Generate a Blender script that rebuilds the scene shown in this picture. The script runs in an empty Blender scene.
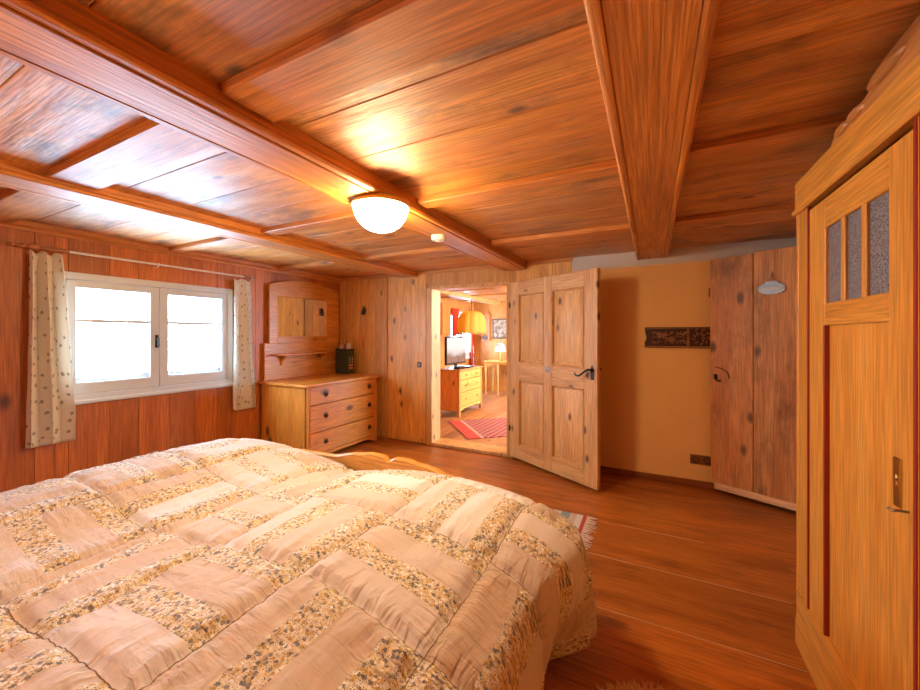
import bpy, bmesh, math, random
from mathutils import Vector, Matrix, noise as mnoise
PI = math.pi
random.seed(7)
S = bpy.context.scene
COL = S.collection
# ------------------------------------------------------------------ helpers
def smooth(me, ang=35):
    for p in me.polygons: p.use_smooth = True
    try: me.set_sharp_from_angle(angle=math.radians(ang))
    except Exception: pass

class MB:
    def __init__(self): self.bm = bmesh.new()
    def _xf(self, vs, M):
        if M is not None: bmesh.ops.transform(self.bm, matrix=M, verts=vs)
    def box(self, x0, x1, y0, y1, z0, z1, bev=0.0, M=None, seg=1):
        bm = self.bm
        r = bmesh.ops.create_cube(bm, size=1)
        vs = r['verts']
        for v in vs:
            v.co = Vector(((x0+x1)/2 + v.co.x*(x1-x0), (y0+y1)/2 + v.co.y*(y1-y0), (z0+z1)/2 + v.co.z*(z1-z0)))
        if bev > 0:
            es = list({e for v in vs for e in v.link_edges})
            b = bmesh.ops.bevel(bm, geom=es, offset=bev, segments=seg, affect='EDGES', profile=.6)
            vs = list({v for f in b['faces'] for v in f.verts} | {v for v in vs if v.is_valid})
        self._xf(vs, M); return self
    def prism(self, pts, a0, a1, axis='Y', bev=0.0, M=None):
        """pts: 2D outline. axis Y: pts=(x,z); axis X: pts=(y,z); axis Z: pts=(x,y)"""
        bm = self.bm
        def P(p, a):
            if axis == 'Y': return Vector((p[0], a, p[1]))
            if axis == 'X': return Vector((a, p[0], p[1]))
            return Vector((p[0], p[1], a))
        A = [bm.verts.new(P(p, a0)) for p in pts]; B = [bm.verts.new(P(p, a1)) for p in pts]
        n = len(pts); fs = []
        fs.append(bm.faces.new(A)); fs.append(bm.faces.new(B[::-1]))
        for i in range(n):
            fs.append(bm.faces.new((A[i], B[i], B[(i+1) % n], A[(i+1) % n])))
        bmesh.ops.recalc_face_normals(bm, faces=fs)
        vs = A+B
        if bev > 0:
            es = list({e for f in fs[:2] for e in f.edges})
            b = bmesh.ops.bevel(bm, geom=es, offset=bev, segments=1, affect='EDGES')
            vs = list({v for f in b['faces'] for v in f.verts} | {v for v in vs if v.is_valid})
        self._xf(vs, M); return self
    def lathe(self, prof, c=(0,0,0), n=32, axis='Z', M=None):
        bm = self.bm; rings = []; allv = []
        c = Vector(c)
        for (r, h) in prof:
            ring = []
            if r < 1e-6:
                ring = [bm.verts.new(self._ax(0, 0, h, axis)+c)]
            else:
                for k in range(n):
                    a = 2*PI*k/n
                    ring.append(bm.verts.new(self._ax(r*math.cos(a), r*math.sin(a), h, axis)+c))
            rings.append(ring); allv += ring
        fs = []
        for A, B in zip(rings, rings[1:]):
            for k in range(n):
                k2 = (k+1) % n
                if len(A) == 1 and len(B) == 1: continue
                if len(A) == 1: fs.append(bm.faces.new((A[0], B[k], B[k2])))
                elif len(B) == 1: fs.append(bm.faces.new((A[k], B[0], A[k2])))
                else: fs.append(bm.faces.new((A[k], B[k], B[k2], A[k2])))
        for R in (rings[0], rings[-1]):
            if len(R) > 1: fs.append(bm.faces.new(R))
        bmesh.ops.recalc_face_normals(bm, faces=fs)
        self._xf(allv, M); return self
    def _ax(self, a, b, h, axis):
        if axis == 'Z': return Vector((a, b, h))
        if axis == 'X': return Vector((h, a, b))
        return Vector((a, h, b))
    def tube(self, path, r, n=10, M=None):
        bm = self.bm; P = [Vector(p) for p in path]; rings = []; allv = []
        up = None
        for i, p in enumerate(P):
            t = (P[min(i+1, len(P)-1)] - P[max(i-1, 0)]).normalized()
            if up is None:
                up = Vector((0,0,1)) if abs(t.z) < .9 else Vector((1,0,0))
            s = t.cross(up).normalized(); up = s.cross(t).normalized()
            rr = r[i] if isinstance(r, (list, tuple)) else r
            ring = [bm.verts.new(p + rr*(math.cos(2*PI*k/n)*s + math.sin(2*PI*k/n)*up)) for k in range(n)]
            rings.append(ring); allv += ring
        fs = []
        for A, B in zip(rings, rings[1:]):
            for k in range(n):
                fs.append(bm.faces.new((A[k], A[(k+1) % n], B[(k+1) % n], B[k])))
        fs.append(bm.faces.new(rings[0][::-1])); fs.append(bm.faces.new(rings[-1]))
        bmesh.ops.recalc_face_normals(bm, faces=fs)
        self._xf(allv, M); return self
    def ball(self, c, rx, ry, rz, n=16, M=None):
        r = bmesh.ops.create_uvsphere(self.bm, u_segments=n, v_segments=max(6, n//2), radius=1)
        for v in r['verts']: v.co = Vector((c[0]+v.co.x*rx, c[1]+v.co.y*ry, c[2]+v.co.z*rz))
        self._xf(r['verts'], M); return self
    def sheet(self, fn, nu, nv):
        """open grid from fn(i/nu, j/nv)"""
        bm = self.bm
        G = [[bm.verts.new(fn(i/nu, j/nv)) for j in range(nv+1)] for i in range(nu+1)]
        for i in range(nu):
            for j in range(nv):
                bm.faces.new((G[i][j], G[i+1][j], G[i+1][j+1], G[i][j+1]))
        return self

def obj(name, mb, m, parent=None, ang=35, local=False):
    """mesh built in world coordinates; under a parent it is shifted into the parent's frame (unless local)"""
    me = bpy.data.meshes.new(name)
    bm = mb.bm
    org = Vector((0,0,0))
    if parent is not None and not local:
        w = parent.location.copy()
        if parent.parent: w += parent.parent.location
        bmesh.ops.translate(bm, vec=-w, verts=bm.verts)
    elif parent is None:
        zs = [v.co.z for v in bm.verts]; xs = [v.co.x for v in bm.verts]; ys = [v.co.y for v in bm.verts]
        org = Vector(((min(xs)+max(xs))/2, (min(ys)+max(ys))/2, min(zs)))
        bmesh.ops.translate(bm, vec=-org, verts=bm.verts)
    bm.to_mesh(me); bm.free()
    smooth(me, ang)
    me.materials.append(m)
    o = bpy.data.objects.new(name, me); COL.objects.link(o)
    o.location = org
    if parent: o.parent = parent
    return o
def tag(o, label, cat, group=None):
    o['label'] = label; o['category'] = cat
    if group: o['group'] = group
    return o
def thing(name, label, cat, loc=(0,0,0), rotz=0, group=None):
    o = bpy.data.objects.new(name, None); COL.objects.link(o)
    o.empty_display_size = .1
    o.location = loc; o.rotation_euler = (0,0,rotz)
    return tag(o, label, cat, group)
def struct(name, mb, m, label=None, ang=35):
    o = obj(name, mb, m, None, ang); o['kind'] = 'structure'
    if label: o['label'] = label
    return o
def sthing(name, label, loc, rotz=0):
    o = bpy.data.objects.new(name, None); COL.objects.link(o)
    o.location = loc; o.rotation_euler = (0,0,rotz); o['kind'] = 'structure'; o['label'] = label
    return o
# ------------------------------------------------------------------ materials
def new_mat(name):
    m = bpy.data.materials.new(name); m.use_nodes = True
    nt = m.node_tree; b = nt.nodes['Principled BSDF']
    return m, nt, b
def N(nt, t, **kw):
    n = nt.nodes.new(t)
    for k, v in kw.items(): setattr(n, k, v)
    return n
def plain(name, c, rough=.5, metal=0.0, spec=.5, bump=0, bscale=60, coat=0, var=.0):
    m, nt, b = new_mat(name)
    b.inputs['Base Color'].default_value = (*c, 1); b.inputs['Roughness'].default_value = rough
    b.inputs['Metallic'].default_value = metal; b.inputs['Specular IOR Level'].default_value = spec
    b.inputs['Coat Weight'].default_value = coat
    tc = N(nt, 'ShaderNodeTexCoord'); nz = N(nt, 'ShaderNodeTexNoise')
    nz.inputs['Scale'].default_value = bscale; nz.inputs['Detail'].default_value = 4
    nt.links.new(tc.outputs['Object'], nz.inputs['Vector'])
    if bump:
        bp = N(nt, 'ShaderNodeBump'); bp.inputs['Strength'].default_value = bump; bp.inputs['Distance'].default_value = .01
        nt.links.new(nz.outputs['Fac'], bp.inputs['Height']); nt.links.new(bp.outputs['Normal'], b.inputs['Normal'])
    if var:
        mx = N(nt, 'ShaderNodeMix', data_type='RGBA')
        mx.inputs['A'].default_value = (*[x*(1-var) for x in c], 1); mx.inputs['B'].default_value = (*[min(1, x*(1+var)) for x in c], 1)
        nz2 = N(nt, 'ShaderNodeTexNoise'); nz2.inputs['Scale'].default_value = 5; nz2.inputs['Detail'].default_value = 5
        nt.links.new(tc.outputs['Object'], nz2.inputs['Vector'])
        nt.links.new(nz2.outputs['Fac'], mx.inputs['Factor']); nt.links.new(mx.outputs['Result'], b.inputs['Base Color'])
    return m
def wood(name, c1, c2, axis='Z', rough=.4, knots=1.0, kdark=(.06,.018,.006), bump=.15, wave=.0, kscale=1.0, gs=1.0, island=.25, coat=0.0, spec=.5, stain=0.0, coatr=.5, cior=1.5):
    m, nt, b = new_mat(name); L = nt.links.new
    tc = N(nt, 'ShaderNodeTexCoord'); geo = N(nt, 'ShaderNodeNewGeometry')
    off = N(nt, 'ShaderNodeVectorMath', operation='SCALE'); off.inputs[0].default_value = (13.1, 7.7, 5.3)
    L(geo.outputs['Random Per Island'], off.inputs['Scale'])
    add = N(nt, 'ShaderNodeVectorMath', operation='ADD'); L(tc.outputs['Object'], add.inputs[0]); L(off.outputs[0], add.inputs[1])
    def mapped(al, ac):
        mp = N(nt, 'ShaderNodeMapping')
        mp.inputs['Scale'].default_value = tuple(al if 'XYZ'[i] == axis else ac for i in range(3))
        L(add.outputs[0], mp.inputs['Vector']); return mp
    # knots first: they bend the grain
    kv = N(nt, 'ShaderNodeTexVoronoi', feature='F1'); kv.inputs['Scale'].default_value = 1; kv.inputs['Randomness'].default_value = 1
    km = mapped(2.6*kscale, 5.0*kscale); L(km.outputs[0], kv.inputs['Vector'])
    sep = N(nt, 'ShaderNodeSeparateColor'); L(kv.outputs['Color'], sep.inputs[0])
    gate = N(nt, 'ShaderNodeMath', operation='GREATER_THAN'); L(sep.outputs[0], gate.inputs[0]); gate.inputs[1].default_value = .45
    kr = N(nt, 'ShaderNodeMapRange'); kr.inputs['From Min'].default_value = .08; kr.inputs['From Max'].default_value = .19
    kr.inputs['To Min'].default_value = 1; kr.inputs['To Max'].default_value = 0; L(kv.outputs['Distance'], kr.inputs['Value'])
    kk = N(nt, 'ShaderNodeMath', operation='MULTIPLY'); L(kr.outputs[0], kk.inputs[0]); L(gate.outputs[0], kk.inputs[1])
    kr2 = N(nt, 'ShaderNodeMapRange'); kr2.inputs['From Min'].default_value = .0; kr2.inputs['From Max'].default_value = .4
    kr2.inputs['To Min'].default_value = .5; kr2.inputs['To Max'].default_value = 0; L(kv.outputs['Distance'], kr2.inputs['Value'])
    kb = N(nt, 'ShaderNodeMath', operation='MULTIPLY'); L(kr2.outputs[0], kb.inputs[0]); L(gate.outputs[0], kb.inputs[1])
    g1m = mapped(.9*gs, 11*gs)
    g1a = N(nt, 'ShaderNodeVectorMath', operation='ADD'); L(g1m.outputs[0], g1a.inputs[0]); L(kb.outputs[0], g1a.inputs[1])
    g1 = N(nt, 'ShaderNodeTexNoise'); g1.inputs['Scale'].default_value = 1; g1.inputs['Detail'].default_value = 5; g1.inputs['Distortion'].default_value = .5
    L(g1a.outputs[0], g1.inputs['Vector'])
    cr = N(nt, 'ShaderNodeMapRange'); cr.inputs['From Min'].default_value = .3; cr.inputs['From Max'].default_value = .7
    L(g1.outputs['Fac'], cr.inputs['Value'])
    mx = N(nt, 'ShaderNodeMix', data_type='RGBA'); mx.inputs['A'].default_value = (*c2, 1); mx.inputs['B'].default_value = (*c1, 1)
    L(cr.outputs[0], mx.inputs['Factor'])
    g2m = mapped(5*gs, 130*gs); g2 = N(nt, 'ShaderNodeTexNoise'); g2.inputs['Scale'].default_value = 1; g2.inputs['Detail'].default_value = 3
    L(g2m.outputs[0], g2.inputs['Vector'])
    f2 = N(nt, 'ShaderNodeMapRange'); f2.inputs['From Min'].default_value = .3; f2.inputs['From Max'].default_value = .7
    f2.inputs['To Min'].default_value = .64; f2.inputs['To Max'].default_value = 1.18; L(g2.outputs['Fac'], f2.inputs['Value'])
    ri = N(nt, 'ShaderNodeMapRange'); ri.inputs['To Min'].default_value = 1-island; ri.inputs['To Max'].default_value = 1+island*.6
    L(geo.outputs['Random Per Island'], ri.inputs['Value'])
    mm = N(nt, 'ShaderNodeMath', operation='MULTIPLY'); L(f2.outputs[0], mm.inputs[0]); L(ri.outputs[0], mm.inputs[1])
    last = mm
    if stain:
        sm = mapped(2.2, 4.5); sn = N(nt, 'ShaderNodeTexNoise'); sn.inputs['Scale'].default_value = 1; sn.inputs['Detail'].default_value = 6; sn.inputs['Roughness'].default_value = .65
        L(sm.outputs[0], sn.inputs['Vector'])
        sr = N(nt, 'ShaderNodeMapRange'); sr.inputs['From Min'].default_value = .52; sr.inputs['From Max'].default_value = .72
        sr.inputs['To Min'].default_value = 1; sr.inputs['To Max'].default_value = 1-stain; L(sn.outputs['Fac'], sr.inputs['Value'])
        ms = N(nt, 'ShaderNodeMath', operation='MULTIPLY'); L(mm.outputs[0], ms.inputs[0]); L(sr.outputs[0], ms.inputs[1]); last = ms
    sc = N(nt, 'ShaderNodeVectorMath', operation='SCALE'); L(mx.outputs['Result'], sc.inputs[0]); L(last.outputs[0], sc.inputs['Scale'])
    kx = N(nt, 'ShaderNodeMix', data_type='RGBA'); L(sc.outputs[0], kx.inputs['A']); kx.inputs['B'].default_value = (*kdark, 1)
    kf = N(nt, 'ShaderNodeMath', operation='MULTIPLY'); L(kk.outputs[0], kf.inputs[0]); kf.inputs[1].default_value = .85*min(1, knots)
    L(kf.outputs[0], kx.inputs['Factor'])
    L(kx.outputs['Result'], b.inputs['Base Color'])
    b.inputs['Roughness'].default_value = rough; b.inputs['Specular IOR Level'].default_value = spec
    b.inputs['Coat Weight'].default_value = coat
    if coat:
        cm_ = mapped(1.6, 6); cn = N(nt, 'ShaderNodeTexNoise'); cn.inputs['Scale'].default_value = 1; cn.inputs['Detail'].default_value = 6; cn.inputs['Roughness'].default_value = .7
        L(cm_.outputs[0], cn.inputs['Vector']); cw = N(nt, 'ShaderNodeMapRange'); cw.inputs['From Min'].default_value = .36; cw.inputs['From Max'].default_value = .62
        cw.inputs['To Min'].default_value = coat*.25; cw.inputs['To Max'].default_value = coat; L(cn.outputs['Fac'], cw.inputs['Value']); L(cw.outputs[0], b.inputs['Coat Weight'])
    b.inputs['Coat Roughness'].default_value = coatr; b.inputs['Coat IOR'].default_value = cior
    bp = N(nt, 'ShaderNodeBump'); bp.inputs['Strength'].default_value = bump; bp.inputs['Distance'].default_value = .004
    L(g2.outputs['Fac'], bp.inputs['Height'])
    if wave:
        wm = mapped(2.5, 9); wn = N(nt, 'ShaderNodeTexNoise'); wn.inputs['Scale'].default_value = 1; wn.inputs['Detail'].default_value = 3
        L(wm.outputs[0], wn.inputs['Vector'])
        b2 = N(nt, 'ShaderNodeBump'); b2.inputs['Strength'].default_value = wave; b2.inputs['Distance'].default_value = .02
        L(wn.outputs['Fac'], b2.inputs['Height']); L(bp.outputs['Normal'], b2.inputs['Normal'])
        L(b2.outputs['Normal'], b.inputs['Normal'])
    else: L(bp.outputs['Normal'], b.inputs['Normal'])
    return m
def emit(name, c, s):
    m, nt, b = new_mat(name)
    b.inputs['Base Color'].default_value = (*c, 1); b.inputs['Emission Color'].default_value = (*c, 1); b.inputs['Emission Strength'].default_value = s
    return m
def thin_glass(name, tint=(1,1,1), gl=.06):
    m = bpy.data.materials.new(name); m.use_nodes = True; nt = m.node_tree; nt.nodes.clear()
    o = N(nt, 'ShaderNodeOutputMaterial'); mix = N(nt, 'ShaderNodeMixShader'); t = N(nt, 'ShaderNodeBsdfTransparent'); g = N(nt, 'ShaderNodeBsdfGlossy')
    t.inputs[0].default_value = (*tint, 1); g.inputs['Roughness'].default_value = .02; mix.inputs[0].default_value = gl
    nt.links.new(t.outputs[0], mix.inputs[1]); nt.links.new(g.outputs[0], mix.inputs[2]); nt.links.new(mix.outputs[0], o.inputs[0])
    return m

OR1, OR2 = (.56,.21,.052), (.40,.12,.024)
M = {}
M['wall_wood'] = wood('wall_wood', (.64,.185,.030), (.46,.115,.016), 'Z', rough=.45, island=.22, kscale=.9)
M['back_wood'] = wood('back_wood', (.82,.40,.095), (.62,.25,.045), 'Z', rough=.45, island=.25, kscale=1.3)
M['ceil_wood'] = wood('ceil_wood', (.78,.35,.065), (.54,.18,.024), 'X', rough=.55, island=.22, wave=.8, stain=.75, kscale=1.4, bump=.5, coat=1.0, coatr=.56, cior=1.8)
M['beam_wood'] = wood('beam_wood', (.80,.31,.045), (.48,.14,.016), 'Y', coat=.6, rough=.5, island=.12, knots=.0, bump=.9, wave=.3, gs=.75)
M['mould_wood'] = wood('mould_wood', (.66,.23,.04), (.46,.13,.02), 'Y', rough=.5, island=.1, knots=.0, bump=.3)
M['batten_wood'] = wood('batten_wood', (.72,.28,.05), (.52,.16,.022), 'X', rough=.55, island=.1, knots=.6, coat=.6, coatr=.5)
M['floor_wood'] = wood('floor_wood', (.58,.185,.025), (.38,.10,.011), 'X', rough=.42, island=.28, stain=.45, kscale=.9, knots=.55, bump=.3)
M['dresser_x'] = wood('dresser_pine', (.78,.31,.042), (.62,.20,.022), 'Y', rough=.35, island=.12, kscale=.9)
M['dresser_z'] = wood('dresser_pine_upright', (.78,.32,.046), (.62,.21,.024), 'Z', rough=.35, island=.12, kscale=.9)
M['door_z'] = wood('door_pine', (.80,.45,.16), (.60,.28,.075), 'Z', rough=.5, island=.15, kscale=1.5)
M['door_x'] = wood('door_pine_rail', (.80,.45,.16), (.60,.28,.075), 'X', rough=.5, island=.15, kscale=1.5)
M['plank_door'] = wood('plank_door_pine', (.80,.34,.085), (.58,.195,.04), 'Z', rough=.5, island=.2, kscale=1.1, stain=.6)
M['plank_rail'] = wood('plank_door_rail', (.86,.50,.22), (.72,.36,.13), 'X', rough=.5, island=.1, knots=.2)
M['ward_z'] = wood('wardrobe_spruce', (.80,.36,.06), (.68,.265,.034), 'Z', rough=.4, island=.1, knots=.35, kscale=.9)
M['ward_y'] = wood('wardrobe_spruce_rail', (.80,.37,.065), (.68,.27,.036), 'Y', rough=.4, island=.1, knots=.2, kscale=.8)
M['ward_red'] = plain('wardrobe_red_line', (.30,.022,.005), .45)
M['bed_wood'] = wood('bed_pine', (.86,.44,.10), (.72,.32,.06), 'X', rough=.35, island=.1, knots=.3)
M['plaster'] = plain('ochre_plaster', (.90,.54,.20), .85, bump=.12, bscale=40, var=.05)
M['white_plaster'] = plain('white_plaster', (.66,.58,.46), .85, bump=.15, bscale=30, var=.04)
M['base_red'] = wood('skirting_wood', (.36,.10,.022), (.25,.06,.012), 'X', rough=.45, knots=0)
M['white_paint'] = plain('white_window_paint', (.62,.66,.68), .35, bump=.05)
M['white_plastic'] = plain('white_plastic', (.8,.76,.66), .35)
M['brass'] = plain('brass', (.55,.34,.10), .3, metal=1, bump=.1)
M['dark_metal'] = plain('dark_iron', (.035,.025,.02), .4, metal=.8, bump=.1)
M['steel'] = plain('grey_steel', (.35,.34,.32), .4, metal=.9, bump=.1)
M['glass'] = thin_glass('window_glass')
M['mirror'] = plain('mirror_silver', (.88,.86,.82), .02, metal=1)
M['black'] = plain('black_plastic', (.012,.012,.014), .3)
M['brown_plastic'] = plain('brown_plastic', (.22,.085,.03), .35)
M['dark_brown'] = plain('dark_brown_plastic', (.05,.016,.007), .4)

# ------------------------------------------------------------------ ROOM SHELL
XL, XR, YB, YN, ZC = -3.85, 1.20, 3.90, -.45, 2.11
# floor boards across the room
mb = MB(); ys = [YN, -.35, .11, .57, 1.03, 1.49, 1.95, 2.41, 2.86, 3.3, 3.62, YB]
for a, b in zip(ys, ys[1:]): mb.box(XL, XR, a+.0015, b-.0015, -.04, 0, .003)
mb.box(XL-.15, XR+.08, YN-.08, YB+.15, -.06, -.03)
struct('floor', mb, M['floor_wood'], 'wide brown varnished floorboards of the bedroom')
mb = MB()
for yv, xa_, xb_ in ((2.41, -.6, .62), (1.95, -.5, .55), (2.86, -.2, .3)):
    mb.box(xa_, xb_, yv-.0022, yv+.0022, -.004, .0005)  # thin pale strips laid along some board joints
struct('trim_30', mb, plain('pale_joint_line', (.55,.34,.20), .8), 'pale joint lines between the floorboards')
# ceiling boards
mb = MB(); yy = YN; k = 0; wds = [.26,.31,.28,.34,.24,.3]
while yy < YB-.01:
    y2 = min(YB, yy+wds[k % 6]); k += 1
    for (a, b) in ((XL, -2.69), (-2.69, -1.32), (-1.32, 0), (0, XR)):
        mb.box(a, b, yy+.001, y2-.001, ZC, ZC+.03, .003)
    yy = y2
mb.box(XL-.1, XR+.1, YN-.1, YB+.1, ZC+.02, ZC+.06)
struct('ceiling', mb, M['ceil_wood'], 'varnished wooden ceiling boards')
# cross battens
n = 1
for y0 in (.70, 1.80, 2.88):
    mb = MB()
    w = .19 if y0 < 1 else .10
    for (a, b) in ((XL, -2.79), (-2.56, -1.45), (-1.19, -.13), (.13, XR)):
        mb.box(a, b, y0, y0+w, ZC-.034, ZC+.004, .006)
    struct('trim_%d' % n, mb, M['batten_wood'], 'cross batten on the ceiling'); n += 1
# long beams
def beam(x0, x1, name, zb=2.03):
    mb = MB()
    e = .032
    mb.box(x0+e, x1-e, YN, YB-.02, zb, ZC+.02, .004)
    if name == 'trim_5': mb.box(x0+.105, x1-e-.004, YN, YB-.02, zb-.008, zb+.01, .003)
    for s, xa in ((1, x0), (-1, x1)):
        pr = []
        for k in range(9):
            a = -PI/2 + (PI*.9)*k/8
            pr.append((xa + s*(e*.5 - math.sin(a)*0 - .016*math.cos(a)*1 + .0), zb+.016+.016*math.sin(a)))
        pts = [(xa+s*e, zb-.002)] + [(xa+s*(.016-.016*math.cos(t)), zb+.012-.016*math.sin(t)) for t in [PI*.5, PI*.35, PI*.2, 0, -PI*.2, -PI*.4]] + [(xa+s*.010, zb+.04), (xa+s*.012, ZC+.01), (xa+s*e, ZC+.01)]
        mb.prism(pts, YN, YB-.02, 'Y')
    return struct(name, mb, M['beam_wood'], 'long moulded ceiling beam', 25)
beam(-2.79, -2.56, 'trim_4', 2.045); beam(-1.455, -1.185, 'trim_5'); beam(-.13, .13, 'trim_6')
# wall/ceiling cornice, left and back
mb = MB(); mb.prism([(XL, ZC), (XL, ZC-.065), (XL+.015, ZC-.065), (XL+.02, ZC-.045), (XL+.04, ZC-.03), (XL+.045, ZC)], YN, YB, 'Y')
struct('trim_7', mb, M['mould_wood'], 'cornice along the window wall')
mb = MB()
for a, b in ((XL, -2.79), (-2.56, -1.45), (-1.19, -.72)): mb.box(a+.04 if a == XL else a, b, YB-.022, YB, ZC-.04, ZC, .006)
struct('trim_8', mb, M['batten_wood'], 'thin rail where the wooden back wall meets the ceiling')

# left wall with window opening  y 1.13..2.42, z .79..1.84
WY0, WY1, WZ0, WZ1 = 1.10, 2.395, .83, 1.80
mb = MB(); T = .16
bw = [.21,.17,.24,.19,.23,.2]; yy = YN; k = 0
while yy < YB-.005:
    y2 = yy+bw[k % 6]; k += 1
    if y2 > YB-.08: y2 = YB
    segs = [(0, ZC)]
    parts = []
    if y2 <= WY0 or yy >= WY1: parts = [(yy, y2, 0, ZC)]
    else:
        a, b = max(yy, WY0), min(y2, WY1)
        parts = [(a, b, 0, WZ0), (a, b, WZ1, ZC)]
        if yy < WY0: parts.append((yy, WY0, 0, ZC))
        if y2 > WY1: parts.append((WY1, y2, 0, ZC))
    for (a, b, z0, z1) in parts: mb.box(XL-.03, XL, a+.0008, b-.0008, z0, z1, .002)
    yy = y2
for (a, b, z0, z1) in ((YN-.1, WY0, -.06, ZC+.05), (WY1, YB+.2, -.06, ZC+.05), (WY0, WY1, -.06, WZ0), (WY0, WY1, WZ1, ZC+.05)):
    mb.box(XL-T, XL-.025, a, b, z0, z1)
struct('wall_left', mb, M['wall_wood'], 'orange pine board wall with the window')
# back wall: boards, doorway x -2.32..-1.40
DX0, DX1, DZ1 = -2.375, -1.40, 1.895
mb = MB()
for (a, b) in ((XL, -3.72), (-3.72, -3.5), (-3.5, -3.24), (-3.24, -3.03), (-3.03, -2.44)):
    mb.box(a+.001, b-.001, YB, YB+.04, 0, ZC, .002)
mb.box(-2.44, DX0-.0, YB, YB+.04, 0, DZ1+.0, .002)
mb.box(-2.44, -1.30, YB, YB+.04, DZ1, ZC, .002)
mb.box(DX1, -1.2, YB, YB+.04, 0, DZ1, .002)
mb.box(-1.30, -.72, YB-.004, YB+.04, DZ1, ZC, .003)
mb.box(-1.2, -.72, YB-.004, YB+.04, 0, DZ1, .002)
mb.box(-3.075, -3.03, YB-.018, YB+.01, 0, ZC-.04, .006)
mb.box(-2.455, -2.43, YB-.014, YB+.01, .0, DZ1+.06, .005)
mb.box(-3.745, -3.705, YB-.012, YB+.01, 0, ZC-.04, .005)
for (a, b, z0, z1) in ((XL-.1, DX0, -.05, ZC+.05), (DX1, -.72, -.05, ZC+.05), (DX0, DX1, DZ1, ZC+.05)):
    mb.box(a, b, YB+.035, YB+.20, z0, z1)
struct('wall_back', mb, M['back_wood'], 'knotty pine wall around the doorway')
# doorway casing
mb = MB()
mb.box(DX0-.07, DX0+.012, YB-.012, YB+.2, 0, DZ1, .004)
mb.box(DX1-.012, DX1+.05, YB-.012, YB+.2, 0, DZ1, .004)
mb.box(DX0-.02, DX1+.02, YB-.008, YB+.21, DZ1-.015, DZ1+.02, .004)
mb.box(DX0, DX1, YB-.02, YB+.24, 0, .034, .004)
struct('trim_9', mb, M['door_z'], 'pale pine casing and threshold of the doorway')
# plastered part
mb = MB(); mb.box(-.72, XR+.1, YB, YB+.2, -.05, 1.975); struct('wall_plaster', mb, M['plaster'], 'ochre yellow plaster wall')
mb = MB(); mb.box(-.72, XR+.1, YB-.002, YB+.2, 1.975, ZC+.05); struct('wall_plaster_top', mb, M['white_plaster'], 'white band of plaster under the ceiling')
mb = MB(); mb.box(-.72, XR, YB-.02, YB, 0, .055, .005); struct('baseboard_back', mb, M['base_red'], 'low red-brown skirting')
mb = MB(); mb.box(XR, XR+.1, YN, YB, -.05, ZC+.05); struct('wall_right', mb, M['plaster'], 'wall behind the wardrobe')
mb = MB(); mb.box(XL-.1, XR+.1, YN-.1, YN, -.05, ZC+.05); struct('wall_near', mb, M['wall_wood'], 'wall behind the camera')

# ------------------------------------------------------------------ WINDOW
def window(name, label, xw, y0, y1, z0, z1, lace=True):
    """casement window in the left wall; y0..z1 outer frame"""
    W = sthing(name, label, (xw, (y0+y1)/2, z0))
    xi = xw+.012; xo = xw-.07
    f = MB(); b = .055
    f.box(xo, xi-.001, y0+b-.006, y1-b+.006, z1-b, z1-.001, .004); f.box(xo, xi, y0, y0+b, z0+.01, z1, .006); f.box(xo, xi, y1-b, y1, z0+.01, z1, .006)
    f.box(xo, xi+.004, y0-.01, y1+.01, z0, z0+.05, .006); f.box(xo, xi+.02, y0-.02, y1+.02, z0-.022, z0+.012, .008)
    obj('window_frame', f, M['white_paint'], W)
    ym = (y0+y1)/2
    for s, (a, c) in enumerate(((y0+b, ym), (ym, y1-b))):
        g = MB(); w = .058; za, zc = z0+.05, z1-b
        xs0, xs1 = xo+.01, xi-.004
        pa = w if s == 0 else .07; pc = .07 if s == 0 else w
        g.box(xs0+.001, xs1-.001, a+pa-.006, c-pc+.006, za+.002, za+.09, .003); g.box(xs0+.001, xs1-.001, a+pa-.006, c-pc+.006, zc-w, zc-.002, .003)
        g.box(xs0, xs1, a+.002, a+pa, za+.002, zc-.002, .004); g.box(xs0, xs1, c-pc, c-.002, za+.002, zc-.002, .004)
        sash = obj('sash', g, M['white_paint'], W)
        gl = MB(); gl.box(xs0+.025, xs0+.03, a+pa-.01, c-pc+.01, za+.08, zc-w+.01); obj('pane', gl, M['glass'], sash)
        br = MB(); zb = za+.09+(zc-w-za-.09)*.655; br.box(xs0+.02, xs1-.012, a+pa-.005, c-pc+.005, zb-.013, zb+.013, .003); obj('glazing_bar', br, M['white_paint'], sash)
        if lace:
            n = 40; pts = [(a+pa, za+.088)]
            for k in range(n+1):
                t = k/n; pts.append((a+pa+(c-pc-a-pa)*t, za+.102+.012*abs(math.sin(t*PI*7))+.012*mnoise.noise(Vector((t*9, s*5, 1)))+.028*(abs(2*t-1)**4)))
            pts.append((c-pc, za+.088))
            lm = MB(); lm.prism(pts, xs0+.034, xs0+.037, 'X'); obj('lace_edging', lm, M['lace'], sash)
        if s == 0 and lace:
            h = MB(); h.box(xs1, xs1+.012, c-.035, c-.011, z0+.39, z0+.50, .004); h.tube([(xs1+.01, c-.023, z0+.47), (xs1+.035, c-.023, z0+.465), (xs1+.04, c-.023, z0+.40)], .007); 
            obj('window_handle', h, M['dark_metal'], sash)
    return W
m, nt, b = new_mat('lace'); b.inputs['Base Color'].default_value = (.55,.62,.72,1); b.inputs['Roughness'].default_value = .9
tc = N(nt, 'ShaderNodeTexCoord'); vo = N(nt, 'ShaderNodeTexVoronoi'); vo.inputs['Scale'].default_value = 110; nt.links.new(tc.outputs['Object'], vo.inputs['Vector'])
mr = N(nt, 'ShaderNodeMapRange'); mr.inputs['From Min'].default_value = .1; mr.inputs['From Max'].default_value = .6; mr.inputs['To Min'].default_value = 1.0; mr.inputs['To Max'].default_value = .85
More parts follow.
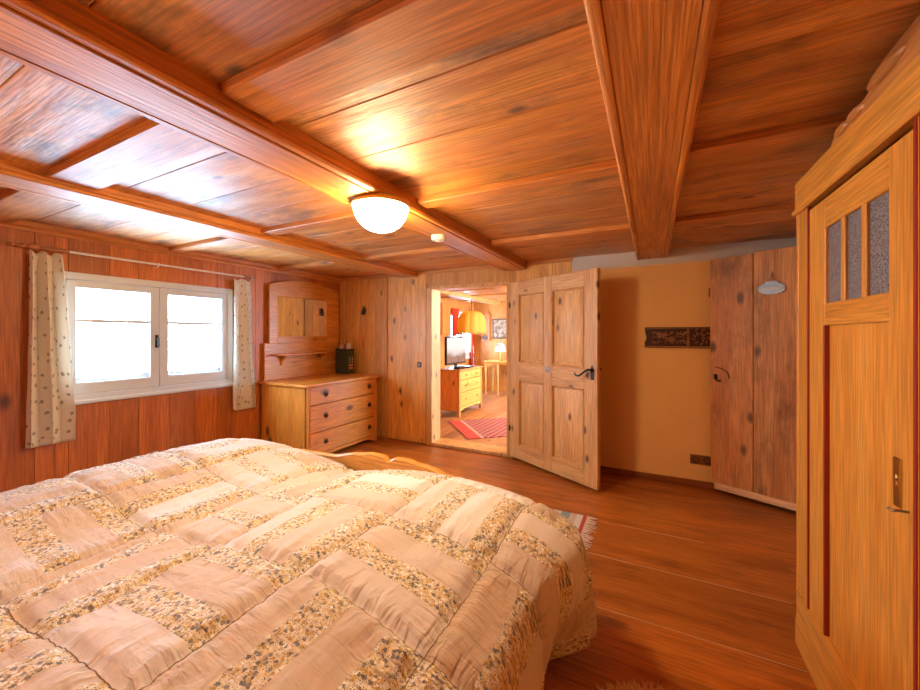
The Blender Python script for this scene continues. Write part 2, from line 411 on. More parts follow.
nt.links.new(vo.outputs['Distance'], mr.inputs['Value']); nt.links.new(mr.outputs[0], b.inputs['Alpha']); M['lace'] = m
window('window_1', 'white double casement window in the pine wall', XL, WY0, WY1, WZ0, WZ1)

# curtain rod with wooden finial at the left
R = thing('curtain_rod', 'thin white curtain rod with turned wooden ends above the window', 'curtain rod', (XL, 1.75, 1.93))
mb = MB(); mb.tube([(XL+.05, 1.15, 1.938), (XL+.05, 2.50, 1.938)], .009); obj('rod', mb, plain('cream_rod', (.74,.62,.48), .4), R)
mw = wood('finial_wood', (.55,.22,.08), (.42,.14,.045), 'Y', knots=0)
mb = MB(); mb.lathe([(.0, .0), (.008, .005), (.012, .02), (.006, .035), (.010, .05), (.018, .07), (.012, .09), (.02, .1), (.026, .12), (.02, .14), (.012, .15), (.016, .2), (.016, .29), (.010, .3), (0, .3)], (XL+.05, .86, 1.938), 16, 'Y'); obj('finial', mb, mw, R)
mb = MB(); mb.lathe([(0, 0), (.016, 0), (.016, .07), (.009, .08), (.018, .1), (.01, .12), (0, .125)], (XL+.05, 2.49, 1.938), 16, 'Y'); obj('finial', mb, mw, R)
for y in (1.0, 1.72, 2.58):
    mb = MB(); mb.tube([(XL, y, 1.915), (XL+.03, y, 1.915), (XL+.05, y, 1.922)], .005, 8); mb.lathe([(.0, -.004), (.014, -.004), (.014, .004), (0, .004)], (XL+.05, y, 1.938), 14, 'Y'); obj('bracket', mb, mw if y < 1.1 else M['white_plastic'], R)
# curtains
m, nt, b = new_mat('sprigged_cotton'); L = nt.links.new
tc = N(nt, 'ShaderNodeTexCoord'); uv = N(nt, 'ShaderNodeUVMap'); uv.uv_map = 'UVMap'
mp = N(nt, 'ShaderNodeMapping'); mp.inputs['Scale'].default_value = (13, 11, 1); L(uv.outputs[0], mp.inputs['Vector'])
vo = N(nt, 'ShaderNodeTexVoronoi', voronoi_dimensions='2D'); vo.inputs['Scale'].default_value = 1; vo.inputs['Randomness'].default_value = .8; L(mp.outputs[0], vo.inputs['Vector'])
nz = N(nt, 'ShaderNodeTexNoise'); nz.inputs['Scale'].default_value = 55; L(uv.outputs[0], nz.inputs['Vector'])
ad = N(nt, 'ShaderNodeMath', operation='MULTIPLY_ADD'); L(nz.outputs['Fac'], ad.inputs[0]); ad.inputs[1].default_value = .35; L(vo.outputs['Distance'], ad.inputs[2])
mr = N(nt, 'ShaderNodeMapRange'); mr.inputs['From Min'].default_value = .27; mr.inputs['From Max'].default_value = .33; L(ad.outputs[0], mr.inputs['Value'])
mx = N(nt, 'ShaderNodeMix', data_type='RGBA'); mx.inputs['A'].default_value = (.40,.34,.25,1); mx.inputs['B'].default_value = (.86,.78,.64,1)
L(mr.outputs[0], mx.inputs['Factor'])
nt.nodes.remove(b); df = N(nt, 'ShaderNodeBsdfDiffuse'); tr = N(nt, 'ShaderNodeBsdfTranslucent'); ms = N(nt, 'ShaderNodeMixShader'); ms.inputs[0].default_value = .35
L(mx.outputs['Result'], df.inputs[0]); L(mx.outputs['Result'], tr.inputs[0]); L(df.outputs[0], ms.inputs[1]); L(tr.outputs[0], ms.inputs[2]); L(ms.outputs[0], nt.nodes['Material Output'].inputs[0])
M['curtain'] = m
def curtain(name, label, y0, y1, y0b, y1b, zt, zb, mat, folds, depth, xw, cat='curtain', group=None, flare=0.0, seed=0):
    def fn(u, v):
        top = 1-v
        A = depth*(.35+.65*min(1, v*3))*(1-.15*v)
        ph = folds*2*PI*u + .5*math.sin(3*u+seed)+.25*math.sin(v*3+seed)
        x = xw + .055 + A*math.sin(ph) + .008*mnoise.noise(Vector((u*5, v*4, seed)))
        ya = y0+(y0b-y0)*min(1, v*1.2); yb = y1+(y1b-y1)*min(1, v*1.2)
        uu = u + .035*math.sin(2*ph)*(.5+v)
        y = ya+(yb-ya)*uu
        z = zt+(zb-zt)*v
        if v < .06: z += .012*math.cos(ph*1.0)*(1-v/.06); x -= .02*(1-v/.06)*0
        if v > .94: z += .006*math.sin(ph)
        return Vector((x, y, z))
    mb = MB(); mb.sheet(fn, 90, 60)
    uvl = mb.bm.loops.layers.uv.new('UVMap'); mb.bm.verts.index_update()
    for f in mb.bm.faces:
        for lp in f.loops:
            i, j = divmod(lp.vert.index, 61); lp[uvl].uv = (i/90*.62+seed*3.1, j/60*1.35)
    o = obj(name, mb, mat, None, 80); md = o.modifiers.new('th', 'SOLIDIFY'); md.thickness = .003
    return tag(o, label, cat, group)
curtain('window_curtain', 'cream sprigged cotton curtain hanging left of the bedroom window', .96, 1.12, .94, 1.185, 1.905, .555, M['curtain'], 2.3, .042, XL, group='sprigged bedroom curtains', seed=.3)
curtain('window_curtain', 'cream sprigged cotton curtain hanging right of the bedroom window near the mirror', 2.37, 2.565, 2.355, 2.635, 1.90, .555, M['curtain'], 1.9, .034, XL, group='sprigged bedroom curtains', seed=1.4)

# ------------------------------------------------------------------ DRESSER WITH MIRROR
D = thing('dresser', 'orange pine dresser with three drawers and an arched mirror on top', 'dresser', (-3.45, 3.22, 0))
x0, x1, y0, y1 = -3.815, -3.10, 2.685, 3.775
mb = MB()
mb.box(x0, x1-.012, y0, y0+.022, .0, .795, .003); mb.box(x0, x1-.012, y1-.022, y1, .0, .795, .003); mb.box(x0, x0+.015, y0, y1, .08, .795)
mb.box(x1-.03, x1, y0, y0+.038, .0, .795, .004); mb.box(x1-.03, x1, y1-.045, y1, .0, .795, .004)
mb.box(x0, x1-.02, y0+.02, y1-.02, .78, .795)
obj('carcass', mb, M['dresser_z'], D)
mb = MB(); mb.box(x0-.01, x1+.035, y0-.03, y1+.035, .795, .826, .009, seg=3); obj('top', mb, M['dresser_x'], D)
# base rail with arched cut
pts = [(y0+.038, .085), (y0+.038, .11)]
pts = [(y0+.038, .005), (y0+.12, .03), (y0+.2, .05), (y1-.2, .05), (y1-.12, .03), (y1-.045, .005), (y1-.045, .085), (y0+.038, .085)]
mb = MB(); mb.prism(pts, x1-.028, x1-.006, 'X', .002); obj('plinth_rail', mb, M['dresser_x'], D)
kn = plain('aged_bronze', (.10,.05,.02), .4, metal=.9, bump=.2)
for (z0, z1, zk) in ((.605, .79, .70), (.318, .598, .475), (.092, .311, .20)):
    mb = MB(); ya, yb = y0+.041, y1-.048
    mb.box(x1-.4, x1+.0, ya, yb, z0, z1, .004)
    dr = obj('drawer', mb, M['dresser_x'], D)
    for yk in (y0+.25, y1-.15):
        k = MB(); k.lathe([(0, 0), (.024, 0), (.026, .002), (.02, .004), (.012, .006), (.007, .012), (.009, .02), (.012, .026), (.009, .031), (0, .033)], (x1, yk, zk), 18, 'X')
        for a in range(8):
            k.ball((x1+.002, yk+.026*math.cos(a*PI/4), zk+.026*math.sin(a*PI/4)), .003, .007, .007, 8)
        obj('knob', k, kn, dr)
# back panel, mirror frame (arched), glass, shelf
mb = MB(); bx = -3.822
mb.box(bx, bx+.022, 2.722, 3.80, .826, 1.236, .003); obj('back_panel', mb, M['dresser_x'], D)
pts = [(2.775, 1.236), (3.815, 1.236), (3.815, 1.885)]
for k in range(21):
    t = k/20; y = 3.815-1.04*t; e = abs(2*t-1)
    pts.append((y, 1.905+.085*(1-e**2.2)))
pts.append((2.775, 1.885))
mb = MB(); n = len(pts); 
IN = [(2.88, 1.315), (3.60, 1.315), (3.60, 1.775), (2.88, 1.775)]
# frame built as four members so that the glass sits in a real opening
mb.box(bx, bx+.03, 2.775, 2.88, 1.236, 1.80, .003); mb.box(bx, bx+.03, 3.60, 3.815, 1.236, 1.80, .003)
mb.box(bx, bx+.03, 2.88, 3.60, 1.236, 1.315, .003)
mb.prism([(2.775, 1.775), (3.815, 1.775)] + [(3.815-1.04*k/24, 1.895+.09*(1-abs(2*k/24-1)**2.3)) for k in range(25)], bx, bx+.031, 'X', .003)
fr = obj('mirror_frame', mb, M['dresser_x'], D)
mb = MB(); mb.ball((bx+.031, 3.24, 1.90), .006, .075, .022, 14); mb.ball((bx+.034, 3.24, 1.895), .006, .03, .02, 10); obj('carved_crest', mb, M['dresser_x'], fr)
mb = MB(); mb.box(bx+.008, bx+.014, 2.875, 3.605, 1.31, 1.78); obj('mirror_glass', mb, M['mirror'], D)
mb = MB(); mb.box(bx+.02, bx+.135, 2.80, 3.66, 1.095, 1.115, .005); obj('shelf', mb, M['dresser_x'], D)
for y in (2.93, 3.52):
    mb = MB(); mb.prism([(bx+.022, 1.095), (bx+.115, 1.095), (bx+.105, 1.08), (bx+.06, 1.05), (bx+.04, 1.03), (bx+.03, .985), (bx+.022, .98)], y-.012, y+.012, 'Y', .002); obj('shelf_bracket', mb, M['dresser_x'], D)

# green box with papers on the dresser
gm = plain('dark_green_card', (.030,.040,.020), .5, var=.2)
B = thing('storage_box', 'dark green upright box with orange labels on the dresser', 'box', (-3.60, 3.735, .827))
mb = MB(); mb.box(-3.71, -3.50, 3.675, 3.690, .827, 1.15, .002); mb.box(-3.71, -3.50, 3.785, 3.80, .827, 1.15, .002)
mb.box(-3.71, -3.695, 3.69, 3.785, .827, 1.16, .002); mb.box(-3.515, -3.50, 3.69, 3.785, .827, 1.15, .002); mb.box(-3.70, -3.51, 3.68, 3.79, .827, .84)
obj('box_shell', mb, gm, B)
lab = plain('orange_label', (.62,.22,.07), .5)
for z in (.885, .925):
    mb = MB(); mb.box(-3.501, -3.4985, 3.70, 3.775, z, z+.026, .001); obj('label', mb, lab, B)
mb = MB()
for k in range(7): mb.box(-3.501, -3.4985, 3.705+.004*(k % 2), 3.722-.003*(k % 3), .965+k*.012, .973+k*.012)
obj('lettering', mb, plain('pale_print_left', (.55,.45,.33), .6), B); mb = MB()
for k in range(5): mb.box(-3.501, -3.4985, 3.752+.003*(k % 2), 3.772-.004*(k % 2), .97+k*.015, .98+k*.015)
obj('lettering', mb, plain('pale_print', (.55,.45,.33), .6), B)
for (xx, yy2, h, c, lbl, nm) in ((-3.66, 3.735, .36, (.62,.50,.40), 'pale paper leaflet standing at the back of the green box', 'leaflet'),
                             (-3.585, 3.735, .38, (.45,.07,.03), 'dark red leaflet standing in the green box', 'leaflet'),
                             (-3.535, 3.735, .39, (.58,.52,.42), 'whitish folded leaflet standing at the front of the green box', 'leaflet')):
    mb = MB(); 
    mb.prism([(yy2-.035, .842), (yy2+.035, .842), (yy2+.035, .842+h-.02), (yy2+.01, .842+h), (yy2-.02, .842+h-.01), (yy2-.035, .842+h-.03)], xx-.006, xx+.006, 'X', .001)
    tag(obj(nm, mb, plain(nm+str(h), c, .6)), lbl, 'leaflet', 'leaflets in the green box')
mb = MB(); mb.box(-3.45, -3.428, YB-.008, YB, 1.16, 1.30, .003); mb.tube([(-3.439, YB-.004, 1.30), (-3.439, YB-.006, 1.325)], .003)
tag(obj('ribbon', mb, plain('red_ribbon', (.65,.07,.03), .5)), 'small red ribbon hanging on the pine wall beside the green box', 'ribbon')
# wall hook ornament
H = thing('wall_hook', 'small dark metal hook on the pine wall above the dresser', 'hook', (-3.42, YB, 1.63))
mb = MB(); mb.prism([(-3.45, 1.60), (-3.40, 1.60), (-3.385, 1.66), (-3.40, 1.70), (-3.425, 1.715), (-3.44, 1.69), (-3.455, 1.65)], YB-.012, YB, 'Y', .003); obj('back_plate', mb, M['dark_metal'], H)
mb = MB(); mb.tube([(-3.42, YB-.01, 1.66), (-3.42, YB-.04, 1.65), (-3.425, YB-.06, 1.62), (-3.425, YB-.05, 1.60)], .007); mb.ball((-3.41, YB-.03, 1.685), .02, .02, .02, 12); obj('hook_arm', mb, M['steel'], H)
# light switch by the doorway
Wd = thing('light_switch', 'small brown light switch on the pine wall left of the doorway', 'light switch', (-2.545, YB, .965))
mb = MB(); mb.box(-2.575, -2.515, YB-.012, YB, .932, .998, .004); obj('switch_plate', mb, M['dark_brown'], Wd)
mb = MB(); mb.box(-2.562, -2.528, YB-.017, YB-.01, .945, .985, .003); obj('rocker', mb, wood('switch_rocker', (.5,.2,.06), (.42,.15,.04), knots=0), Wd)

# ------------------------------------------------------------------ PANELLED DOOR
ang = math.atan2(-.54, .96)
DR = sthing('door_1', 'open pine door with four panels and a curved iron handle', (-1.365, 3.865, 0), ang)
# local: x 0..1.10 along leaf, y- = visible face
L_, Tt = 1.10, .042
stiles = ((0, .13), (.49, .59), (.965, L_))
def lobj(name, mb, m, p): return obj(name, mb, m, p, local=True)
zr = ((.03, .17), (.86, 1.04), (1.75, 1.892))
for a, b in stiles:
    mb = MB(); mb.box(a, b, 0, Tt, .03, 1.892, .003); lobj('stile', mb, M['door_z'], DR)
for a, b in zr:
    for c, d in ((.13, .49), (.59, .965)):
        mb = MB(); mb.box(c-.001, d+.001, .001, Tt-.001, a, b, .003); lobj('rail', mb, M['door_x'], DR)
for c, d in ((.13, .49), (.59, .965)):
    for a, b in ((.17, .86), (1.04, 1.75)):
        mb = MB(); mb.box(c-.005, d+.005, .021, Tt-.014, a-.005, b+.005)
        # raised field
        v = []; bm = mb.bm
        o_, i_ = .022, .055
        A = [bm.verts.new(q) for q in ((c+o_, .021, a+o_), (d-o_, .021, a+o_), (d-o_, .021, b-o_), (c+o_, .021, b-o_))]
        Bv = [bm.verts.new(q) for q in ((c+i_, .008, a+i_), (d-i_, .008, a+i_), (d-i_, .008, b-i_), (c+i_, .008, b-i_))]
        bm.faces.new(Bv)
        for k in range(4): bm.faces.new((A[k], A[(k+1) % 4], Bv[(k+1) % 4], Bv[k]))
        pn = lobj('door_panel', mb, M['door_z'], DR)
        mb = MB(); w = .014
        for (p, q, r, s) in ((c, c+w, a, b), (d-w, d, a, b), (c, d, a, a+w), (c, d, b-w, b)): mb.box(p, q, -.004, .022, r, s, .006)
        lobj('panel_moulding', mb, M['door_z'], pn)
# handle: curved iron lever
mb = MB(); mb.prism([(1.035, .95), (1.065, .95), (1.07, 1.03), (1.055, 1.06), (1.05, 1.075), (1.04, 1.06), (1.03, 1.03)], -.005, 0, 'Y', .001)
pl = lobj('lock_plate', mb, M['dark_metal'], DR)
mb = MB(); mb.tube([(1.052, 0, 1.035), (1.052, -.03, 1.037), (1.04, -.045, 1.038), (1.01, -.048, 1.022), (.975, -.05, .995), (.945, -.05, .978), (.92, -.05, .98), (.905, -.05, .992), (.908, -.05, 1.004)], [.009,.009,.009,.008,.008,.008,.007,.006,.005], 10); lobj('door_handle', mb, M['dark_metal'], DR)
mb = MB(); mb.tube([(1.052, Tt, 1.035), (1.052, Tt+.04, 1.035)], .009); mb.ball((1.052, Tt+.05, 1.035), .02, .016, .02, 14); mb.box(1.02, 1.075, Tt, Tt+.02, .95, 1.08, .003); lobj('back_lock', mb, M['dark_metal'], DR)
mb = MB(); mb.prism([(.515, .985), (.54, .965), (.565, .985), (.575, .995), (.56, 1.02), (.54, 1.03), (.52, 1.015)], -.006, 0, 'Y', .002); mb.ball((.543, -.007, .996), .014, .006, .014, 10); mb.box(.585, .6, -.004, .0, .955, .975); lobj('escutcheon', mb, M['steel'], DR)
for z in (.3, 1.62):
    mb = MB(); mb.lathe([(0, 0), (.006, 0), (.006, .06), (0, .06)], (-.006, -.002, z), 10); mb.box(0, .012, -.002, 0, z+.01, z+.05, .0005); lobj('hinge', mb, M['dark_metal'], DR)

# ------------------------------------------------------------------ PLANK DOOR (open against the plaster wall)
ang2 = math.atan2(.222, -.475)   # local +x from hinge to free edge
PX = Vector((1.165, 3.488, 0))
PD = sthing('door_2', 'old plank door swung open in front of the plaster wall', PX, ang2)
# local x: hinge 0 -> free .776 ; visible face is local +y side (towards the camera)
LP = .80
mb = MB()
mb.prism([(.502, .06), (LP-.03, .06), (LP-.012, .12), (LP-.004, .3), (LP, .5), (LP, 1.97), (.502, 1.975)], -.04, 0, 'Y', .004)
mb.box(0, .499, -.04, 0, .06, 1.985, .004)
lobj('planks', mb, M['plank_door'], PD)
mb = MB(); mb.prism([(-.045, .035), (.004, .035), (.004, .075), (0, .088), (-.045, .088)], 0, LP-.03, 'X', .003); lobj('bottom_rail', mb, M['plank_rail'], PD)
mb = MB(); pth = [(LP-.04, .012, 1.0), (LP-.045, .02, .975), (LP-.05, .02, .955), (LP-.07, .02, .945), (LP-.085, .018, .952)]
mb.tube(pth, .007); mb.box(LP-.055, LP-.03, 0, .012, .96, 1.0, .002); lobj('latch', mb, M['dark_metal'], PD)
mb = MB(); mb.tube([(LP-.04, .006, 1.06), (LP-.09, .006, 1.05), (LP-.13, .006, 1.02), (LP-.14, .006, .97)], .003, 6); lobj('latch_wire', mb, M['dark_metal'], PD)
mb = MB(); mb.box(LP-.004, LP+.014, -.03, -.008, 1.655, 1.73, .003); lobj('hinge_pin', mb, plain('red_brown_iron', (.25,.05,.015), .5), PD)
mb = MB(); mb.box(-.001, .02, -.045, .003, 1.6, 1.7); lobj('hinge', mb, M['dark_metal'], PD)
# blue plaque hanging from a nail on the plank door
def pdw(lx, ly, z):
    c, s = math.cos(ang2), math.sin(ang2); return Vector((PX.x+c*lx-s*ly, PX.y+s*lx+c*ly, z))
cx_ = .372+.012; 
HK = thing('hanging_plaque', 'pale blue scalloped plaque hanging from a nail on the plank door', 'plaque', pdw(cx_, -.0, 1.685), ang2)
mb = MB(); pts = []
for k in range(72):
    a = 2*PI*k/72; r = 1+.05*math.cos(a*14); ex = .084*(abs(math.cos(a))**.85)*(1 if math.cos(a) > 0 else -1)
    pts.append((ex*r, .044*math.sin(a)*r + (.012 if math.sin(a) > .9 else 0)))
mb.prism(pts, -.016, -.003, 'Y', .003); 
# local y>0 is the visible side of the door here
for v in mb.bm.verts: v.co.y = -v.co.y
bmesh.ops.recalc_face_normals(mb.bm, faces=mb.bm.faces)
blue = plain('blue_grey_glaze', (.42,.56,.68), .35, var=.25, bump=.3, bscale=45)
pq = lobj('plaque_body', mb, blue, HK)
mb = MB(); mb.ball((0, .016, 0), .06, .007, .022, 20); mb.ball((-.05, .016, 0), .03, .005, .012, 12); mb.ball((.05, .016, 0), .03, .005, .012, 12); lobj('relief', mb, plain('pale_glaze', (.55,.60,.62), .4, bump=.3), HK)
mb = MB(); mb.tube([(-.018, .012, .045), (-.008, .012, .075), (0, .012, .1), (.01, .012, .075), (.02, .012, .045)], .0025, 6); lobj('wire', mb, M['steel'], HK)
mb = MB(); mb.tube([(0, 0, .1), (0, .02, .102)], .004, 8); mb.tube([(0, .012, .1), (.0, .012, .135)], .003, 6); mb.ball((0, .02, .102), .006, .004, .006, 8); lobj('nail', mb, M['steel'], HK)

# carved board + socket
CB = thing('carved_board', 'dark carved wooden board with floral relief on the ochre wall', 'wall carving', (.22, YB, 1.3))
dk = plain('blackened_wood', (.05,.016,.007), .35, bump=.4, bscale=60, var=.4)
gd = wood('carved_relief', (.46,.22,.09), (.26,.10,.035), 'X', knots=0, rough=.35)
cz0, cz1, c0, c1 = 1.215, 1.40, -.06, .52
mb = MB(); mb.prism([(c0, cz0), (c1, cz0), (c1, cz1), (c0, cz1), (c0+.004, cz1-.05), (c0+.014, (cz0+cz1)/2+.01), (c0+.012, (cz0+cz1)/2-.02), (c0+.0, cz0+.05)], YB-.022, YB+.002, 'Y', .003); obj('board', mb, dk, CB)
mb = MB()
for (z0, z1) in ((cz0+.003, cz0+.016), (cz1-.016, cz1-.003)): mb.box(c0+.006, c1, YB-.03, YB-.02, z0, z1, .003)
mb.box(.285-.012, .285+.012, YB-.03, YB-.02, cz0+.005, cz1-.005, .004); obj('border', mb, gd, CB)
mb = MB(); zc = (cz0+cz1)/2
def leaf(mb, x, z, a, l, w): 
    Mx = Matrix.Translation((x, YB-.024, z)) @ Matrix.Rotation(a, 4, 'Y'); mb.ball((l/2, 0, 0), l/2, .006, w/2, 10, M=Mx)
for cxx in (.06, .10, .16): 
    for k in range(6): leaf(mb, cxx+(.0 if cxx != .10 else 0), zc+(.02 if cxx != .16 else -.02), k*PI/3+cxx*9, .034, .014)
for k, xx in enumerate([.0, .035, .1, .14, .19, .22, .245]):
    for sg in (1, -1): leaf(mb, xx, zc+sg*.03, sg*(-.6+.4*(k % 3)), .045, .014); mb.ball((xx+.01, YB-.025, zc-sg*.048), .006, .006, .006, 8)
for k in range(14):
    a = k*.65; r = .012+.0045*k; leaf(mb, .375+r*math.cos(a), zc+r*math.sin(a)*.9, -a+1.2, .04, .012)
for k in range(8): leaf(mb, .475, zc, k*PI/4, .045, .014)
mb.tube([(.0, YB-.023, zc), (.06, YB-.023, zc+.01), (.12, YB-.023, zc-.01), (.19, YB-.023, zc+.015), (.26, YB-.023, zc)], .004, 6)
obj('floral_relief', mb, gd, CB)
SO = thing('wall_socket', 'brown double wall socket low on the ochre wall', 'socket', (.385, YB, .235))
mb = MB(); mb.box(.30, .47, YB-.012, YB, .195, .278, .004); obj('socket_plate', mb, M['brown_plastic'], SO)
for x in (.342, .425):
    mb = MB(); mb.lathe([(.0, .006), (.018, .006), (.021, -.002), (.026, -.003), (.028, .004), (.028, .008)], (x, YB-.013, .2365), 20, 'Y'); mb.lathe([(0, 0), (.004, 0), (.004, .004), (0, .004)], (x-.008, YB-.012, .2365), 8, 'Y'); obj('outlet', mb, M['dark_brown'], SO)

# ------------------------------------------------------------------ WARDROBE
WD = thing('wardrobe', 'tall honey coloured wardrobe with three small glass panes and carved crown', 'wardrobe', (.86, 1.28, 0))
fx, bk = .56, 1.18; yf, yn = 2.13, .43; yc = (yf+yn)/2
mb = MB()
mb.box(fx+.0, bk, yf-.028, yf, .0, 1.985, .004); mb.box(fx, bk, yn, yn+.028, 0, 1.985, .004)
mb.box(bk-.015, bk, yn, yf, .05, 1.97); mb.box(fx+.03, bk, yn, yf, 1.95, 1.975); mb.box(fx+.03, bk, yn, yf, .08, .1)
mb.box(fx+.0, fx+.03, yf-.135, yf-.028, .0, 1.86, .004); mb.box(fx, fx+.03, yn+.028, yn+.135, 0, 1.86, .004)
mb.box(fx, fx+.03, yc-.03, yc+.012, .1, 1.86, .004)
obj('carcass', mb, M['ward_z'], WD)
mb = MB(); 
mb.prism([(fx-.0, .0), (fx-.007, .0), (fx-.007, .07), (fx-.005, .10), (fx-.0, .115)], yn-.01, yf-.012, 'Y', .003); mb.box(fx-.005, fx+.02, yn+.02, yf-.02, .05, .23, .003)
mb.box(fx-.002, bk, yf, yf+.005, .0, .11, .002)
obj('plinth', mb, M['ward_y'], WD)
mb = MB(); mb.box(fx-.008, fx+.05, yn-.01, yf-.012, 1.865, 1.985, .004); mb.box(fx-.018, fx+.02, yn-.015, yf-.008, 1.845, 1.868, .006); mb.box(fx+.04, bk, yf-.02, yf+.004, 1.85, 1.985, .003)
obj('cornice', mb, M['ward_y'], WD)
# carved crown
prof = [(.80, 0), (.50, .0), (.49, .02), (.47, .033), (.43, .042), (.40, .05), (.37, .045), (.355, .036), (.33, .045), (.29, .052), (.26, .05), (.235, .056), (.225, .078), (.20, .092), (.14, .101), (.07, .104), (.0, .106)]
pts = [(yc+a, 1.984+h) for a, h in prof] + [(yc-a, 1.984+h) for a, h in prof[::-1][1:]]
mb = MB(); mb.prism(pts[::-1], fx+.0, fx+.045, 'X', .006)
for sg in (1, -1):
    mb.ball((fx, yc+sg*.40, 2.010), .014, .05, .017, 12); mb.ball((fx, yc+sg*.31, 2.012), .014, .055, .018, 12); mb.ball((fx, yc+sg*.14, 2.045), .014, .10, .022, 14)
obj('carved_crown', mb, wood('crown_wood', (.58,.24,.06), (.46,.16,.035), 'Y', knots=0), WD)
# doors
gs, gnt, gb = new_mat('figured_glass'); Lk = gnt.links.new
gb.inputs['Roughness'].default_value = .22; gb.inputs['Specular IOR Level'].default_value = .7
tc = N(gnt, 'ShaderNodeTexCoord'); vo = N(gnt, 'ShaderNodeTexVoronoi', feature='DISTANCE_TO_EDGE'); vo.inputs['Scale'].default_value = 125; Lk(tc.outputs['Object'], vo.inputs['Vector'])
nz = N(gnt, 'ShaderNodeTexNoise'); nz.inputs['Scale'].default_value = 120; Lk(tc.outputs['Object'], nz.inputs['Vector'])
mx = N(gnt, 'ShaderNodeMix', data_type='RGBA'); mx.inputs['A'].default_value = (.27,.28,.30,1); mx.inputs['B'].default_value = (.09,.095,.105,1)
mr = N(gnt, 'ShaderNodeMapRange'); mr.inputs['From Max'].default_value = .25; Lk(vo.outputs['Distance'], mr.inputs['Value']); Lk(mr.outputs[0], mx.inputs['Factor']); Lk(mx.outputs['Result'], gb.inputs['Base Color'])
bp = N(gnt, 'ShaderNodeBump'); bp.inputs['Strength'].default_value = .6; bp.inputs['Distance'].default_value = .004; Lk(vo.outputs['Distance'], bp.inputs['Height']); Lk(bp.outputs['Normal'], gb.inputs['Normal'])
for sg in (1, -1):
    def Y(a): return yc + sg*(a-yc)
    def bx2(mb, x0, x1, a, b, z0, z1, bev=.003):
        a, b = Y(a), Y(b); mb.box(x0, x1, min(a, b), max(a, b), z0, z1, bev)
    ya, yb = 1.298, 1.982
    mb = MB(); xd0, xd1 = fx+.002, fx+.026
    bx2(mb, fx+.012, fx+.02, ya+.11, yb-.147, .235, 1.37, 0)
    dd = obj('wardrobe_door', mb, M['ward_z'], WD)
    for a, b in ((yb-.152, yb), (ya, ya+.116)):
        mb = MB(); bx2(mb, xd0, xd1, a, b, .225, 1.83); obj('door_stile', mb, M['ward_z'], dd)
    mb = MB(); p0, p1 = ya+.116, yb-.152
    for a, b in ((1.72, 1.83), (1.365, 1.445), (.225, .24)):
        mb = MB(); bx2(mb, xd0, xd1, p0, p1, a, b); obj('door_rail', mb, M['ward_y'], dd)
    w = (p1-p0)
    for k in (1, 2):
        mb = MB(); bx2(mb, xd0+.001, xd1-.004, p0+w*k/3-.014, p0+w*k/3+.014, 1.44, 1.725); obj('glazing_bar', mb, M['ward_z'], dd)
    for k in range(3):
        mb = MB(); bx2(mb, fx+.013, fx+.018, p0+w*k/3, p0+w*(k+1)/3, 1.44, 1.725, 0); obj('glass_pane', mb, gs, dd)
    for (a, b, z0, z1) in ((yb+.0005, yb+.011, .19, 1.845), (p1-.012, p1, .24, 1.365), (ya-.013, ya-.0005, .19, 1.845)):
        mb = MB(); bx2(mb, fx-.003, fx+.012, a, b, z0, z1, .001); obj('red_bead', mb, M['ward_red'], dd)
    if sg == 1:
        mb = MB(); bx2(mb, fx-.002, fx+.003, 1.352, 1.385, .89, 1.015, .0015); mb.ball((fx-.002, Y(1.368), .965), .004, .006, .008, 10); mb.ball((fx-.002, Y(1.368), .945), .003, .004, .010, 8); lp = obj('lock_plate', mb, M['brass'], dd)
        mb = MB(); mb.tube([(fx+.002, 1.325, .895), (fx-.022, 1.325, .895)], .0035, 8); mb.tube([(fx-.022+.006*math.cos(t)-.006, 1.325+.012*math.sin(t), .895) for t in [k*PI/8 for k in range(17)]], .0018, 6); obj('key', mb, M['steel'], dd)

# ------------------------------------------------------------------ CEILING LAMP, DETECTOR
LX, LY = -1.272, 1.58
LA = thing('ceiling_lamp', 'round frosted glass ceiling lamp lit on the middle beam', 'ceiling lamp', (LX, LY, 2.03))
mb = MB(); mb.lathe([(.0, 2.03), (.143, 2.03), (.150, 2.022), (.152, 2.004), (.147, 1.998), (.138, 2.002), (.0, 2.002)], (LX, LY, 0), 48); obj('brass_rim', mb, M['brass'], LA)
gm2, gnt2, gb2 = new_mat('lit_frosted_glass'); gb2.inputs['Base Color'].default_value = (.9,.85,.75,1); gb2.inputs['Emission Color'].default_value = (1,.71,.40,1); LAMP_MAT = gb2; 
mb = MB(); mb.lathe([(.142, 1.998), (.139, 1.98), (.127, 1.944), (.102, 1.91), (.07, 1.888), (.035, 1.877), (0, 1.875)], (LX, LY, 0), 48); obj('glass_bowl', mb, gm2, LA, 80)
SD = thing('smoke_detector', 'small cream smoke detector on the middle ceiling beam', 'smoke detector', (-1.33, 2.28, 2.03))
mb = MB(); mb.lathe([(0, 2.03), (.047, 2.03), (.05, 2.02), (.05, 2.0), (.042, 1.99), (0, 1.986)], (-1.33, 2.28, 0), 28); obj('housing', mb, M['white_plastic'], SD)
mb = MB(); mb.lathe([(0, 1.987), (.018, 1.987), (.016, 1.982), (0, 1.981)], (-1.33, 2.28, 0), 20); obj('sensor_cap', mb, M['white_plastic'], SD)

